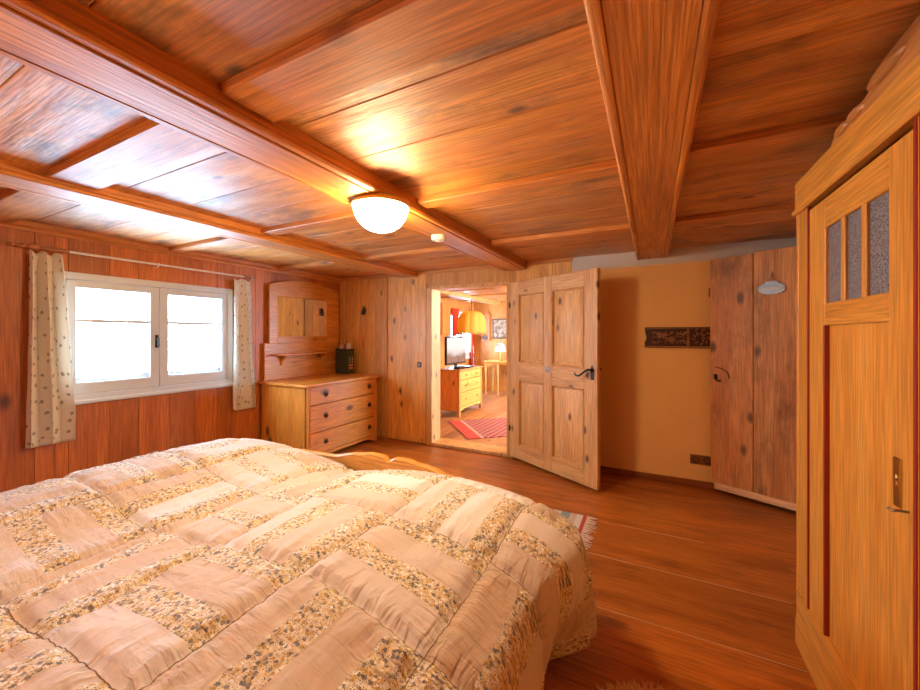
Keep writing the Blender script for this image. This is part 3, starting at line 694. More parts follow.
# ------------------------------------------------------------------ BED
BX0, BX1 = -2.42, -.36; BC = -1.385
BD = thing('bed', 'wide pine double bed with a wavy footboard', 'bed', (BC, .8, 0))
def wave_pts(zt, amp):
    # one scalloped hump per half
    out = []
    K = ((0, .014), (.04, .044), (.12, .047), (.22, .032), (.45, -.012), (.7, -.02), (.88, -.03), (1.001, -.07))
    for k in range(81):
        x = BX1 + (BX0-BX1)*k/80
        half = (x-BC)/(BX1-BC) if x > BC else (BC-x)/(BC-BX0)
        for (p0, h0), (p1, h1) in zip(K, K[1:]):
            if p0 <= half <= p1:
                q = (half-p0)/(p1-p0); q = q*q*(3-2*q); h = h0+(h1-h0)*q; break
        rq = max(0, min(1, (half-.4)/.35)) if x > BC else 0
        out.append((x, zt + h*amp/.05 - .055*rq*rq*(3-2*rq)))
    return out
pts = [(BX0, .12), (BX1, .12)] + wave_pts(.568, .05)
mb = MB(); mb.prism(pts, 1.785, 1.825, 'Y', .008); obj('footboard', mb, M['bed_wood'], BD)
pts = [(BX0, .12), (BX1, .12)] + wave_pts(.9, .05)
mb = MB(); mb.prism(pts, -.40, -.36, 'Y', .006); obj('headboard', mb, M['bed_wood'], BD)
for x in (BX0, BX1-.03):
    mb = MB(); mb.box(x, x+.03, -.36, 1.785, .2, .42, .005); obj('side_rail', mb, M['bed_wood'], BD)
for (x, y) in ((BX0, 1.775), (BX1-.07, 1.775), (BX0, -.41), (BX1-.07, -.41)):
    mb = MB(); mb.box(x, x+.07, y, y+.06, 0, .2, .006); obj('leg', mb, M['bed_wood'], BD)
mm_ = plain('mattress_ticking', (.7,.66,.6), .9)
for a, b in ((BX0+.035, BC-.005), (BC+.005, BX1-.035)):
    mb = MB(); mb.box(a, b, -.355, 1.74, .25, .44, .03, seg=3); obj('mattress', mb, mm_, BD)

# quilt
XA, XB = -2.66, -.222
def top_h(x, y):
    vx = -1.55
    if x < vx: t = (x-XA)/(vx-XA)
    else: t = (x-vx)/(XB-vx)
    t = max(0., min(1., t))
    m = max(0., math.sin(PI*t**.6))**.5 if x < vx else max(0., math.sin(PI*t))**.42
    hmax = .20 if x < vx else .20
    # rounded towards the foot
    fy = 1.0
    if y > 1.36:
        q = (y-1.36)/(1.79-1.36); fy = math.sqrt(max(0, 1-q**2.6))
    val = .0
    h = .475 + hmax*m*(.25+.75*fy) - (.07*(1-fy) if y > 1.5 else 0)
    # the valley between the two duvets is shallow near the head
    v = math.exp(-((x-vx)/.16)**2)
    h += v*.085*max(0, min(1, (1.75-y)/.8))
    h += .02*mnoise.noise(Vector((x*1.6, y*1.4, 3.1)))
    return h
BS = .40
def seam(u):
    d = abs((u/BS) - round(u/BS))*BS; return math.exp(-(d/.018)**2)
NXt, ND, NYt = 210, 42, 190
mb = MB(); bm = mb.bm
ZL = .14
rows = []; uvs = []
DROP = .36
foot_extra = 8
for j in range(NYt+1+foot_extra):
    jj = min(j, NYt); y = -.34 + (1.735+.34)*jj/NYt
    ex = j-NYt if j > NYt else 0
    row = []; ruv = []
    cin = max(0, (y-1.42)/.32)          # corner rounding at the foot
    nin = max(0, min(1, (1.45-y)/.35)); xb = XB - .085*cin**2.2 - .085*nin*nin*(3-2*nin); xa = XA + .085*cin**2.2
    for i in range(-ND, NXt+ND+1):
        if i < 0:
            k = -i/ND; s = xa - DROP*k
            zt = top_h(xa, y); x = xa - .05*math.sin(min(1, k*2)*PI/2) - .02*k*math.sin(y*11); z = zt - .34*k
            yy = y
        elif i > NXt:
            k = (i-NXt)/ND; s = xb + DROP*k; zt = top_h(XB, y)
            # folds of the hanging side, stronger towards the hem
            fo = .012*math.sin(y*13.0+.6)*k + .02*math.sin(y*6.0+1.0)*k
            cone = .055*math.exp(-((y-1.66)/.14)**2)*k
            tuck = -.15*math.exp(-((y-1.32)/.15)**2)*k**1.3
            x = max(-.338, xb + .02*math.sin(min(1, k*2.0)*PI/2) + fo + cone + tuck)
            hem = .13 if y > 1.15 else max(.05, .13-.25*(1.15-y))
            z = zt + (hem-zt)*k; yy = y + .03*math.sin(k*2)*cin
        else:
            t = i/NXt; x = xa + (xb-xa)*t; s = x; z = top_h(XA+(XB-XA)*t, y); yy = y
        u_, v_ = s-.33, y+ .06
        # quilting: padded blocks, stitched seams, creases running off the seams
        sm = max(seam(u_), seam(v_))
        wr = mnoise.fractal(Vector((x*5.0, y*5.0, z*5)), .9, 2.1, 4)
        pass
        # creases perpendicular to the nearest seam
        du = abs((u_/BS)-round(u_/BS))*BS; dv = abs((v_/BS)-round(v_/BS))*BS
        c1 = mnoise.noise(Vector((u_*5, v_*42, 2.0)))*math.exp(-du/.09)
        c2 = mnoise.noise(Vector((u_*42, v_*5, 7.0)))*math.exp(-dv/.09)
        # seam between strips inside a block
        bu, bv = math.floor(u_/BS), math.floor(v_/BS)
        fu, fv = (u_/BS-bu), (v_/BS-bv)
        q = (fu if (bu+bv) % 2 == 0 else fv)*4
        ds = abs(q-round(q))/4*BS
        disp = -.016*sm + .009*wr + .011*(c1+c2) - .0025*math.exp(-(ds/.008)**2)
        if 0 <= i <= NXt: z += disp
        elif i > NXt: x += disp
        else: x -= disp
        if ex:
            yy = 1.735+.022*math.sin(min(1, ex/4)*PI/2); z = max(min(z, .13 if (i < 0 or i > NXt) else 9), z-.05*ex) if 0 <= i <= NXt else z
            if i < -2 or i > NXt+2: yy = 1.735+.004*ex
        row.append(bm.verts.new((x, yy, z))); ruv.append((s-.33, y+.06+.05*ex))
    rows.append(row); uvs.append(ruv)
uvl = bm.loops.layers.uv.new('UVMap')
uvd = {}
for r, u in zip(rows, uvs):
    for v, q in zip(r, u): uvd[v] = q
for j in range(len(rows)-1):
    for i in range(len(rows[0])-1):
        f = bm.faces.new((rows[j][i], rows[j][i+1], rows[j+1][i+1], rows[j+1][i]))
        for lp in f.loops: lp[uvl].uv = uvd[lp.vert]
# material
qm, nt, b = new_mat('patchwork_cotton'); L = nt.links.new
uv = N(nt, 'ShaderNodeUVMap'); uv.uv_map = 'UVMap'
sx = N(nt, 'ShaderNodeSeparateXYZ'); L(uv.outputs[0], sx.inputs[0])
def mth(op, a, b_=None, c_=None):
    n = N(nt, 'ShaderNodeMath', operation=op)
    for i, q in enumerate((a, b_, c_)):
        if q is None: continue
        if isinstance(q, (int, float)): n.inputs[i].default_value = q
        else: L(q, n.inputs[i])
    return n.outputs[0]
U = mth('DIVIDE', sx.outputs[0], BS); V = mth('DIVIDE', sx.outputs[1], BS)
bu = mth('FLOOR', U); bv = mth('FLOOR', V); fu = mth('FRACT', U); fv = mth('FRACT', V)
par = mth('FLOORED_MODULO', mth('ADD', bu, bv), 2.0)
q = mth('ADD', mth('MULTIPLY', fu, mth('SUBTRACT', 1.0, par)), mth('MULTIPLY', fv, par))
q2 = mth('MULTIPLY', q, 2.0); st = mth('ADD', mth('MULTIPLY', mth('FLOOR', q2), 2.0), mth('GREATER_THAN', mth('FRACT', q2), .57))            # strip 0..3
cb = N(nt, 'ShaderNodeCombineXYZ'); L(bu, cb.inputs[0]); L(bv, cb.inputs[1]); L(st, cb.inputs[2])
wn = N(nt, 'ShaderNodeTexWhiteNoise', noise_dimensions='3D'); L(cb.outputs[0], wn.inputs['Vector'])
flo = mth('FLOORED_MODULO', mth('ADD', st, 0.0), 2.0)  # printed strip?
# floral print: leaves and specks
def vor(sc, rnd=1):
    n = N(nt, 'ShaderNodeTexVoronoi', voronoi_dimensions='2D'); n.inputs['Scale'].default_value = sc; n.inputs['Randomness'].default_value = rnd
    nzv = N(nt, 'ShaderNodeTexNoise', noise_dimensions='2D'); nzv.inputs['Scale'].default_value = sc*1.3; L(uv.outputs[0], nzv.inputs['Vector'])
    ad = N(nt, 'ShaderNodeVectorMath', operation='MULTIPLY_ADD'); L(nzv.outputs['Color'], ad.inputs[0]); ad.inputs[1].default_value = (.55/sc, .55/sc, 0); L(uv.outputs[0], ad.inputs[2])
    L(ad.outputs[0], n.inputs['Vector']); return n
v1 = vor(108); v2 = vor(185)
rp = N(nt, 'ShaderNodeValToRGB'); rp.color_ramp.interpolation = 'CONSTANT'; sepc = N(nt, 'ShaderNodeSeparateColor'); L(v1.outputs['Color'], sepc.inputs[0]); L(sepc.outputs[0], rp.inputs[0])
els = rp.color_ramp.elements; els[0].position = 0; els[0].color = (.84,.80,.72,1)
for p, c in ((.22, (.26,.26,.28,1)), (.36, (.84,.80,.72,1)), (.54, (.60,.42,.16,1)), (.68, (.80,.70,.44,1)), (.84, (.20,.20,.22,1)), (.9, (.62,.45,.24,1))):
    e = els.new(p); e.color = c
els[-1].position = .93
d1 = N(nt, 'ShaderNodeMapRange'); d1.inputs['From Min'].default_value = .46; d1.inputs['From Max'].default_value = .56; L(v1.outputs['Distance'], d1.inputs['Value'])
pm = N(nt, 'ShaderNodeMix', data_type='RGBA'); L(d1.outputs[0], pm.inputs['Factor']); L(rp.outputs[0], pm.inputs['A']); pbg = N(nt, 'ShaderNodeMix', data_type='RGBA'); pbg.inputs['A'].default_value = (.72,.67,.60,1); pbg.inputs['B'].default_value = (.68,.54,.28,1); L(wn.outputs['Value'], pbg.inputs['Factor']); L(pbg.outputs['Result'], pm.inputs['B'])
d2 = N(nt, 'ShaderNodeMapRange'); d2.inputs['From Min'].default_value = .2; d2.inputs['From Max'].default_value = .26; d2.inputs['To Min'].default_value = 1; d2.inputs['To Max'].default_value = 0; L(v2.outputs['Distance'], d2.inputs['Value'])
sp2 = N(nt, 'ShaderNodeSeparateColor'); L(v2.outputs['Color'], sp2.inputs[0])
g2 = mth('MULTIPLY', d2.outputs[0], mth('GREATER_THAN', sp2.outputs[1], .5))
pm2 = N(nt, 'ShaderNodeMix', data_type='RGBA'); L(g2, pm2.inputs['Factor']); L(pm.outputs['Result'], pm2.inputs['A']); pm2.inputs['B'].default_value = (.13,.12,.12,1)
# plain strips
pr = N(nt, 'ShaderNodeMix', data_type='RGBA'); pr.inputs['A'].default_value = (.63,.50,.38,1); pr.inputs['B'].default_value = (.80,.78,.80,1); L(wn.outputs['Value'], pr.inputs['Factor'])
fin = N(nt, 'ShaderNodeMix', data_type='RGBA'); L(flo, fin.inputs['Factor']); L(pr.outputs['Result'], fin.inputs['A']); L(pm2.outputs['Result'], fin.inputs['B'])
eu = mth('MULTIPLY', mth('ABSOLUTE', mth('SUBTRACT', U, mth('ROUND', U))), BS); ev = mth('MULTIPLY', mth('ABSOLUTE', mth('SUBTRACT', V, mth('ROUND', V))), BS)
thr = mth('LESS_THAN', mth('MINIMUM', eu, ev), .0013)
fst = N(nt, 'ShaderNodeMix', data_type='RGBA'); L(thr, fst.inputs['Factor']); L(fin.outputs['Result'], fst.inputs['A']); fst.inputs['B'].default_value = (.22,.13,.08,1)
L(fst.outputs['Result'], b.inputs['Base Color']); b.inputs['Roughness'].default_value = .85; b.inputs['Sheen Weight'].default_value = .15; b.inputs['Specular IOR Level'].default_value = .25
n1 = N(nt, 'ShaderNodeTexNoise'); n1.inputs['Scale'].default_value = 34; n1.inputs['Detail'].default_value = 4; L(uv.outputs[0], n1.inputs['Vector'])
def crease(mx_, my_, d):
    mp = N(nt, 'ShaderNodeMapping'); mp.inputs['Scale'].default_value = (mx_, my_, 1); L(uv.outputs[0], mp.inputs['Vector'])
    nn = N(nt, 'ShaderNodeTexNoise'); nn.inputs['Scale'].default_value = 1; nn.inputs['Detail'].default_value = 3; nn.inputs['Distortion'].default_value = .8; L(mp.outputs[0], nn.inputs['Vector'])
    fall = mth('POWER', 2.718, mth('MULTIPLY', d, -11.0))
    return mth('MULTIPLY', nn.outputs['Fac'], fall)
hgt = mth('ADD', mth('ADD', crease(9, 46, eu), crease(46, 9, ev)), mth('MULTIPLY', n1.outputs['Fac'], .25))
bp = N(nt, 'ShaderNodeBump'); bp.inputs['Strength'].default_value = .8; bp.inputs['Distance'].default_value = .025; L(hgt, bp.inputs['Height']); L(bp.outputs['Normal'], b.inputs['Normal'])
qo = obj('patchwork_quilt', mb, qm, None, 180)
md = qo.modifiers.new('th', 'SOLIDIFY'); md.thickness = .012; md.offset = -1
tag(qo, 'cream patchwork quilt with floral print strips spread over the bed', 'quilt')

# ------------------------------------------------------------------ RUGS IN THE BEDROOM
RG = thing('rag_rug', 'striped woven rug with white fringe at the foot of the bed', 'rug', (-.9, 2.5, 0))
rm, nt, b = new_mat('striped_rug'); tc = N(nt, 'ShaderNodeTexCoord'); sx = N(nt, 'ShaderNodeSeparateXYZ'); nt.links.new(tc.outputs['Object'], sx.inputs[0])
ml = N(nt, 'ShaderNodeMath', operation='MULTIPLY_ADD'); ml.inputs[1].default_value = 2.2; ml.inputs[2].default_value = 5; nt.links.new(sx.outputs[0], ml.inputs[0])
fr_ = N(nt, 'ShaderNodeMath', operation='FRACT'); nt.links.new(ml.outputs[0], fr_.inputs[0])
cr = N(nt, 'ShaderNodeValToRGB'); cr.color_ramp.interpolation = 'CONSTANT'; nt.links.new(fr_.outputs[0], cr.inputs[0])
cols = [(0, (.5,.08,.05)), (.09, (.72,.68,.6)), (.2, (.28,.40,.46)), (.3, (.72,.68,.6)), (.42, (.55,.1,.07)), (.52, (.7,.64,.55)), (.66, (.3,.38,.42)), (.8, (.65,.5,.4)), (.9, (.74,.7,.62))]
cr.color_ramp.elements[0].color = (*cols[0][1], 1)
for p, c in cols[1:-1]: e = cr.color_ramp.elements.new(p); e.color = (*c, 1)
cr.color_ramp.elements[-1].position = .9; cr.color_ramp.elements[-1].color = (*cols[-1][1], 1)
nt.links.new(cr.outputs[0], b.inputs['Base Color']); b.inputs['Roughness'].default_value = .95
nz = N(nt, 'ShaderNodeTexNoise'); nz.inputs['Scale'].default_value = 150; nt.links.new(tc.outputs['Object'], nz.inputs['Vector']); bp = N(nt, 'ShaderNodeBump'); bp.inputs['Strength'].default_value = .6; bp.inputs['Distance'].default_value = .005; nt.links.new(nz.outputs['Fac'], bp.inputs['Height']); nt.links.new(bp.outputs['Normal'], b.inputs['Normal'])
mb = MB(); mb.box(-1.45, -.42, 2.16, 2.87, .001, .011, .003); obj('weave', mb, rm, RG)
mb = MB(); random.seed(3)
for k in range(58):
    y = 2.165+.70*k/57; dy = random.uniform(-.02, .02); l = random.uniform(.05, .085)
    mb.tube([(-.423, y, .007), (-.423+l*.5, y+dy*.5+.004, .008), (-.423+l, y+dy, .004)], [.0035, .003, .002], 5)
obj('fringe', mb, plain('white_fringe', (.78,.68,.58), .9), RG)
# sheepskin
mb = MB(); random.seed(11)
sc = Vector((.03, 1.36, 0))
def srad(a): return .20*(1+.10*math.sin(3*a+1)+.08*math.sin(5*a))
ring = 40; bm = mb.bm; c0 = bm.verts.new((sc.x, sc.y, .03)); pr = None
rings = []
for q in (.3, .6, .85, 1.0):
    rings.append([bm.verts.new((sc.x+srad(2*PI*k/ring)*q*math.cos(2*PI*k/ring), sc.y+srad(2*PI*k/ring)*q*math.sin(2*PI*k/ring), .03 if q < .9 else .003)) for k in range(ring)])
for k in range(ring): bm.faces.new((c0, rings[0][k], rings[0][(k+1) % ring]))
for A, B_ in zip(rings, rings[1:]):
    for k in range(ring): bm.faces.new((A[k], B_[k], B_[(k+1) % ring], A[(k+1) % ring]))
for k in range(1500):
    a = random.uniform(0, 2*PI); q = math.sqrt(random.random()); r = srad(a)*q
    p = sc+Vector((r*math.cos(a), r*math.sin(a), .02 if q < .9 else .012))
    d = Vector((math.cos(a)*.6*q+random.uniform(-.5, .5), math.sin(a)*.6*q+random.uniform(-.5, .5), .55)).normalized()
    l = random.uniform(.025, .045)
    s = Vector((-d.y, d.x, 0)).normalized()*.007 if abs(d.z) < .99 else Vector((.007, 0, 0))
    t2 = d.cross(s)
    pts_ = [bm.verts.new(p+s), bm.verts.new(p-s*.5+t2*.8), bm.verts.new(p-s*.5-t2*.8)]; tip = bm.verts.new(Vector((p+d*l)+Vector((0, 0, -.004))))
    for a_, b_ in ((0, 1), (1, 2), (2, 0)): bm.faces.new((pts_[a_], pts_[b_], tip))
tag(obj('sheepskin_rug', mb, plain('tan_fleece', (.80,.55,.32), .95, var=.2)), 'tan sheepskin rug on the floor beside the bed', 'rug')

# ------------------------------------------------------------------ NEXT ROOM
NX0, NX1, NY0, NY1, NZ = XL, 1.3, YB+.2, 8.30, 2.11
M['n_wall'] = wood('parlour_wall_pine', (.68,.30,.075), (.56,.20,.04), 'Z', rough=.45, island=.15, kscale=1.0)
M['n_ceil'] = wood('parlour_ceiling_pine', (.68,.38,.13), (.56,.27,.075), 'X', rough=.4, island=.15, knots=.6)
M['n_floor'] = wood('parlour_floor', (.50,.23,.09), (.38,.15,.05), 'Y', rough=.4, island=.2)
mb = MB(); xx = NX0; k = 0
while xx < NX1:
    mb.box(xx+.001, min(NX1, xx+.2)-.001, NY0-.2, NY1, -.02, .012, .002); xx += .2
struct('floor_parlour', mb, M['n_floor'], 'pale wooden floor of the next room')
mb = MB(); yy = NY0
while yy < NY1-.01:
    y2 = min(NY1, yy+.32); mb.box(NX0, NX1, yy+.002, y2-.002, NZ, NZ+.03, .004); yy = y2
mb.box(NX0-.1, NX1+.1, NY0-.1, NY1+.1, NZ+.02, NZ+.06)
struct('ceiling_parlour', mb, M['n_ceil'], 'pale pine ceiling of the next room')
tn = 10
for x in (-3.25, -2.05, -.8):
    mb = MB(); mb.box(x-.10, x+.10, NY0, NY1, NZ-.07, NZ+.01, .015); struct('trim_%d' % tn, mb, M['n_ceil'], 'ceiling beam of the next room'); tn += 1
for y in (4.9, 5.8, 6.7, 7.6):
    mb = MB(); mb.box(NX0, NX1, y-.04, y+.04, NZ-.025, NZ+.01, .008); struct('trim_%d' % tn, mb, M['n_ceil'], 'cross batten on the ceiling of the next room'); tn += 1
V0, V1, VZ0, VZ1 = 7.0, 8.22, .80, 1.86
mb = MB(); yy = NY0
for (a, b, z0, z1) in ((NY0, V0, 0, NZ), (V1, NY1, 0, NZ), (V0, V1, 0, VZ0), (V0, V1, VZ1, NZ)):
    y = a
    while y < b-.01: mb.box(NX0-.16, NX0, y+.001, min(b, y+.22)-.001, z0, z1, .002); y += .22
struct('wall_parlour_left', mb, M['n_wall'], 'pine wall of the next room with its window')
mb = MB(); x = NX0-.1
while x < NX1+.1: mb.box(x+.001, x+.239, NY1, NY1+.1, -.02, NZ+.05, .002); x += .24
struct('wall_parlour_back', mb, M['n_wall'], 'pine far wall of the next room')
mb = MB()   # right wall; big unseen opening added to let daylight into the next room
RW = (5.1, 7.5, .75, 1.95)
for (a, b, z0, z1) in ((NY0, RW[0], -.02, NZ+.05), (RW[1], NY1, -.02, NZ+.05), (RW[0], RW[1], -.02, RW[2]), (RW[0], RW[1], RW[3], NZ+.05)): mb.box(NX1, NX1+.12, a, b, z0, z1)
struct('wall_parlour_right', mb, M['n_wall'], 'pine right wall of the next room')
mb = MB(); mb.box(-1.2, NX1, YB+.2, YB+.205, 0, NZ); mb.box(NX0, DX0-.0, YB+.2, YB+.205, 0, NZ); struct('wall_parlour_near', mb, M['n_wall'], 'near wall of the next room')
window('window_2', 'white casement window of the next room', NX0, V0, V1, VZ0, VZ1, lace=False)
red = new_mat('red_curtain'); rm2, nt, b = red; nt.nodes.remove(b)
df = N(nt, 'ShaderNodeBsdfDiffuse'); tr = N(nt, 'ShaderNodeBsdfTranslucent'); ms = N(nt, 'ShaderNodeMixShader'); ms.inputs[0].default_value = .4
for q_ in (df, tr): q_.inputs[0].default_value = (.62,.09,.04,1)
nt.links.new(df.outputs[0], ms.inputs[1]); nt.links.new(tr.outputs[0], ms.inputs[2]); nt.links.new(ms.outputs[0], nt.nodes['Material Output'].inputs[0])
curtain('red_curtain', 'red curtain at the left of the window in the next room', 7.05, 7.40, 7.08, 7.30, 1.90, 1.30, rm2, 3, .03, NX0, group='red curtains of the next room', seed=.2)
curtain('red_curtain', 'long red curtain at the right of the window in the next room', 8.0, 8.20, 8.0, 8.22, 1.90, .62, rm2, 3, .04, NX0, group='red curtains of the next room', seed=.9)
# chest of drawers
C2 = thing('chest_of_drawers', 'yellow pine chest of drawers under the television', 'chest of drawers', (-2.97, 5.81, .012))
x0, x1, y0, y1 = -3.20, -2.74, 5.36, 6.26; z_ = .012
cz = wood('chest_side_pine', (.66,.32,.10), (.54,.22,.06), 'Z', knots=.8, kscale=1.2); cy = wood('chest_front_pine', (.74,.42,.10), (.62,.32,.06), 'Y', knots=.9, kscale=1.3)
mb = MB()
mb.box(x0, x1-.012, y0, y0+.02, .1, .745, .002); mb.box(x0, x1-.012, y1-.02, y1, .1, .745, .002); mb.box(x0, x0+.012, y0, y1, .1, .745)
for (a, b) in ((x0, y0), (x1-.045, y0), (x0, y1-.045), (x1-.045, y1-.045)): mb.box(a, a+.045, b-.002, b+.047, z_, .745, .003)
obj('carcass', mb, cz, C2)
mb = MB(); mb.prism([(y0+.04, .1), (y0+.1, .1), (y0+.2, .125), (y1-.2, .125), (y1-.1, .1), (y1-.04, .1), (y1-.04, .16), (y0+.04, .16)], x1-.03, x1-.01, 'X', .002); obj('apron', mb, cy, C2)
mb = MB(); mb.box(x0-.01, x1+.02, y0-.02, y1+.02, .745, .77, .006); obj('top', mb, cz, C2)
kb = plain('chest_knob', (.25,.17,.06), .4, metal=.6)
for (a, b, z0, z1) in ((y0+.05, (y0+y1)/2-.004, .60, .738), ((y0+y1)/2+.004, y1-.05, .60, .738), (y0+.05, y1-.05, .40, .592), (y0+.05, y1-.05, .168, .392)):
    mb = MB(); mb.box(x1-.35, x1-.004, a, b, z0, z1, .004); dr = obj('drawer', mb, cy, C2)
    for f in ((.5,) if b-a < .5 else (.22, .78)):
        k_ = MB(); k_.lathe([(0, 0), (.016, 0), (.008, .008), (.014, .02), (0, .026)], (x1-.004, a+(b-a)*f, (z0+z1)/2), 14, 'X'); obj('knob', k_, kb, dr)
# television
TV = thing('television', 'flat television with a screen brown below and pale above on the pine chest', 'television', (-3.0, 5.78, .77))
tv = (5.42, 6.14, .83, 1.30); tx = -3.02
mb = MB(); mb.box(tx-.03, tx+.012, tv[0], tv[1], tv[2], tv[3], .006); obj('casing', mb, M['black'], TV)
sm, nt, b = new_mat('television_screen'); L = nt.links.new
tc = N(nt, 'ShaderNodeTexCoord'); sx = N(nt, 'ShaderNodeSeparateXYZ'); L(tc.outputs['Object'], sx.inputs[0])
nz = N(nt, 'ShaderNodeTexNoise'); nz.inputs['Scale'].default_value = 6; nz.inputs['Detail'].default_value = 5; L(tc.outputs['Object'], nz.inputs['Vector'])
ad = N(nt, 'ShaderNodeMath', operation='MULTIPLY_ADD'); L(nz.outputs['Fac'], ad.inputs[0]); ad.inputs[1].default_value = -.18; L(sx.outputs[2], ad.inputs[2])
cr = N(nt, 'ShaderNodeValToRGB'); mr = N(nt, 'ShaderNodeMapRange'); mr.inputs['From Min'].default_value = -.05; mr.inputs['From Max'].default_value = .48; L(ad.outputs[0], mr.inputs['Value']); L(mr.outputs[0], cr.inputs[0])
e = cr.color_ramp.elements; e[0].color = (.35,.30,.28,1); e[1].color = (1,.98,.95,1); e[1].position = .6
for p, c in ((.12, (.30,.17,.12,1)), (.30, (.34,.19,.15,1)), (.36, (.55,.50,.46,1)), (.46, (.85,.80,.76,1))): q_ = e.new(p); q_.color = c
L(cr.outputs[0], b.inputs['Emission Color']); b.inputs['Emission Strength'].default_value = .42; b.inputs['Base Color'].default_value = (.02,.02,.02,1); b.inputs['Roughness'].default_value = .1
mb = MB(); mb.box(tx+.012, tx+.014, tv[0]+.02, tv[1]-.02, tv[2]+.03, tv[3]-.02); obj('screen', mb, sm, TV)  # emissive screen colours, brown below turning pale above
mb = MB(); mb.box(tx-.09, tx+.09, 5.64, 5.92, .77, .782, .004); mb.box(tx-.02, tx, 5.74, 5.82, .78, .84); obj('stand', mb, M['black'], TV)
for k, (a, b, c, d, h, lb) in enumerate(((-2.88, -2.78, 5.44, 5.64, .04, 'black set-top box in front of the television'), (-2.86, -2.76, 5.76, 5.94, .025, 'slim dark remote tray in front of the television'))):
    mb = MB(); mb.box(a, b, c, d, .77, .77+h, .004); tag(obj(('set_top_box', 'tray')[k], mb, M['black']), lb, ('box', 'tray')[k])
CS = thing('candlestick', 'dark turned candlestick on the pine chest right of the television', 'candlestick', (-2.86, 6.14, .77))
mb = MB(); mb.lathe([(0, .77), (.045, .77), (.045, .78), (.015, .79), (.01, .85), (.018, .88), (.01, .91), (.01, .98), (.024, 1.0), (.02, 1.015), (0, 1.015)], (-2.86, 6.14, 0), 18); obj('holder', mb, plain('grey_pewter', (.25,.2,.18), .4, metal=.6), CS)
mb = MB(); mb.lathe([(0, 1.015), (.011, 1.015), (.011, 1.13), (.004, 1.135), (0, 1.14)], (-2.86, 6.14, 0), 12); obj('candle', mb, plain('candle_wax', (.5,.38,.3), .5), CS)
# hanging lamp
PL = thing('pendant_lamp', 'yellow pleated fabric lampshade hanging in the next room', 'pendant lamp', (-3.2, 6.77, NZ))
lx, ly = -3.19, 6.77
ym, nt, b = new_mat('yellow_shade'); nt.nodes.remove(b); L = nt.links.new
df = N(nt, 'ShaderNodeBsdfDiffuse'); tr = N(nt, 'ShaderNodeBsdfTranslucent'); ms = N(nt, 'ShaderNodeMixShader'); ms.inputs[0].default_value = .55
for q_ in (df, tr): q_.inputs[0].default_value = (.76,.52,.14,1)
L(df.outputs[0], ms.inputs[1]); L(tr.outputs[0], ms.inputs[2]); L(ms.outputs[0], nt.nodes['Material Output'].inputs[0])
def shade(u, v):
    a = 2*PI*u; lob = 1+.06*abs(math.sin(a*5))-.03
    prof = [(0, .13), (.08, .19), (.25, .245), (.5, .275), (.8, .285), (1, .28)]
    for (p, r0), (p2, r1) in zip(prof, prof[1:]):
        if p <= v <= p2+1e-9: r = r0+(r1-r0)*(v-p)/(p2-p); break
    r *= lob
    return Vector((lx+r*math.cos(a), ly+r*math.sin(a), 1.80-.41*v-(.02*abs(math.sin(a*5)) if v > .9 else 0)))
mb = MB(); mb.sheet(shade, 100, 16); o = obj('lamp_shade', mb, ym, PL, 80); md = o.modifiers.new('th', 'SOLIDIFY'); md.thickness = .003
mb = MB()
for k in range(90):
    a = 2*PI*k/90; r = .282*(1+.06*abs(math.sin(a*5))-.03); z = 1.39-.02*abs(math.sin(a*5)); mb.box(lx+r*math.cos(a)-.004, lx+r*math.cos(a)+.004, ly+r*math.sin(a)-.004, ly+r*math.sin(a)+.004, z-.035, z)
obj('fringe', mb, plain('gold_fringe', (.5,.32,.1), .8), PL)
mb = MB(); mb.tube([(lx, ly, 1.70), (lx, ly, NZ)], .006); mb.lathe([(0, NZ), (.05, NZ), (.03, NZ-.05), (0, NZ-.05)], (lx, ly, 0), 16)
for k in range(3): mb.tube([(lx, ly, 1.74), (lx+.125*math.cos(k*2.09), ly+.125*math.sin(k*2.09), 1.795)], .004, 6)
obj('cord', mb, M['dark_metal'], PL)
mb = MB(); mb.ball((lx, ly, 1.62), .04, .04, .05, 16); obj('bulb', mb, emit('bulb_glow', (1,.75,.4), 35), PL)
# wall cabinet at the left
WC = thing('wall_cupboard', 'orange pine wall cupboard at the left in the next room', 'cupboard', (-3.68, 6.3, 1.33))
mb = MB(); mb.box(NX0, -3.5, 6.12, 6.45, 1.33, 1.93, .006); obj('body', mb, wood('cupboard_pine', (.66,.22,.04), (.54,.15,.025), knots=.5), WC)
mb = MB(); mb.box(-3.5, -3.485, 6.135, 6.435, 1.35, 1.91, .004); obj('door', mb, wood('cupboard_door_pine', (.66,.24,.045), (.54,.16,.03), knots=.5), WC)
# picture
PC = thing('framed_picture', 'dark framed picture of pale figures on the far wall of the next room', 'picture', (-3.12, NY1, 1.47))
p0, p1, pz0, pz1 = -3.36, -2.93, 1.245, 1.71
mb = MB()
for (a, b, c, d) in ((p0, p1, pz0, pz0+.03), (p0, p1, pz1-.03, pz1), (p0, p0+.03, pz0, pz1), (p1-.03, p1, pz0, pz1)): mb.box(a, b, NY1-.025, NY1, c, d, .005)
obj('frame', mb, plain('picture_frame', (.10,.06,.03), .4), PC)
am, nt, b = new_mat('picture_print'); tc = N(nt, 'ShaderNodeTexCoord'); nz = N(nt, 'ShaderNodeTexNoise'); nz.inputs['Scale'].default_value = 11; nz.inputs['Detail'].default_value = 3; nt.links.new(tc.outputs['Object'], nz.inputs['Vector'])
cr = N(nt, 'ShaderNodeValToRGB'); cr.color_ramp.elements[0].position = .4; cr.color_ramp.elements[0].color = (.13,.08,.05,1); cr.color_ramp.elements[1].position = .64; cr.color_ramp.elements[1].color = (.48,.32,.2,1)
nt.links.new(nz.outputs['Fac'], cr.inputs[0]); nt.links.new(cr.outputs[0], b.inputs['Base Color'])
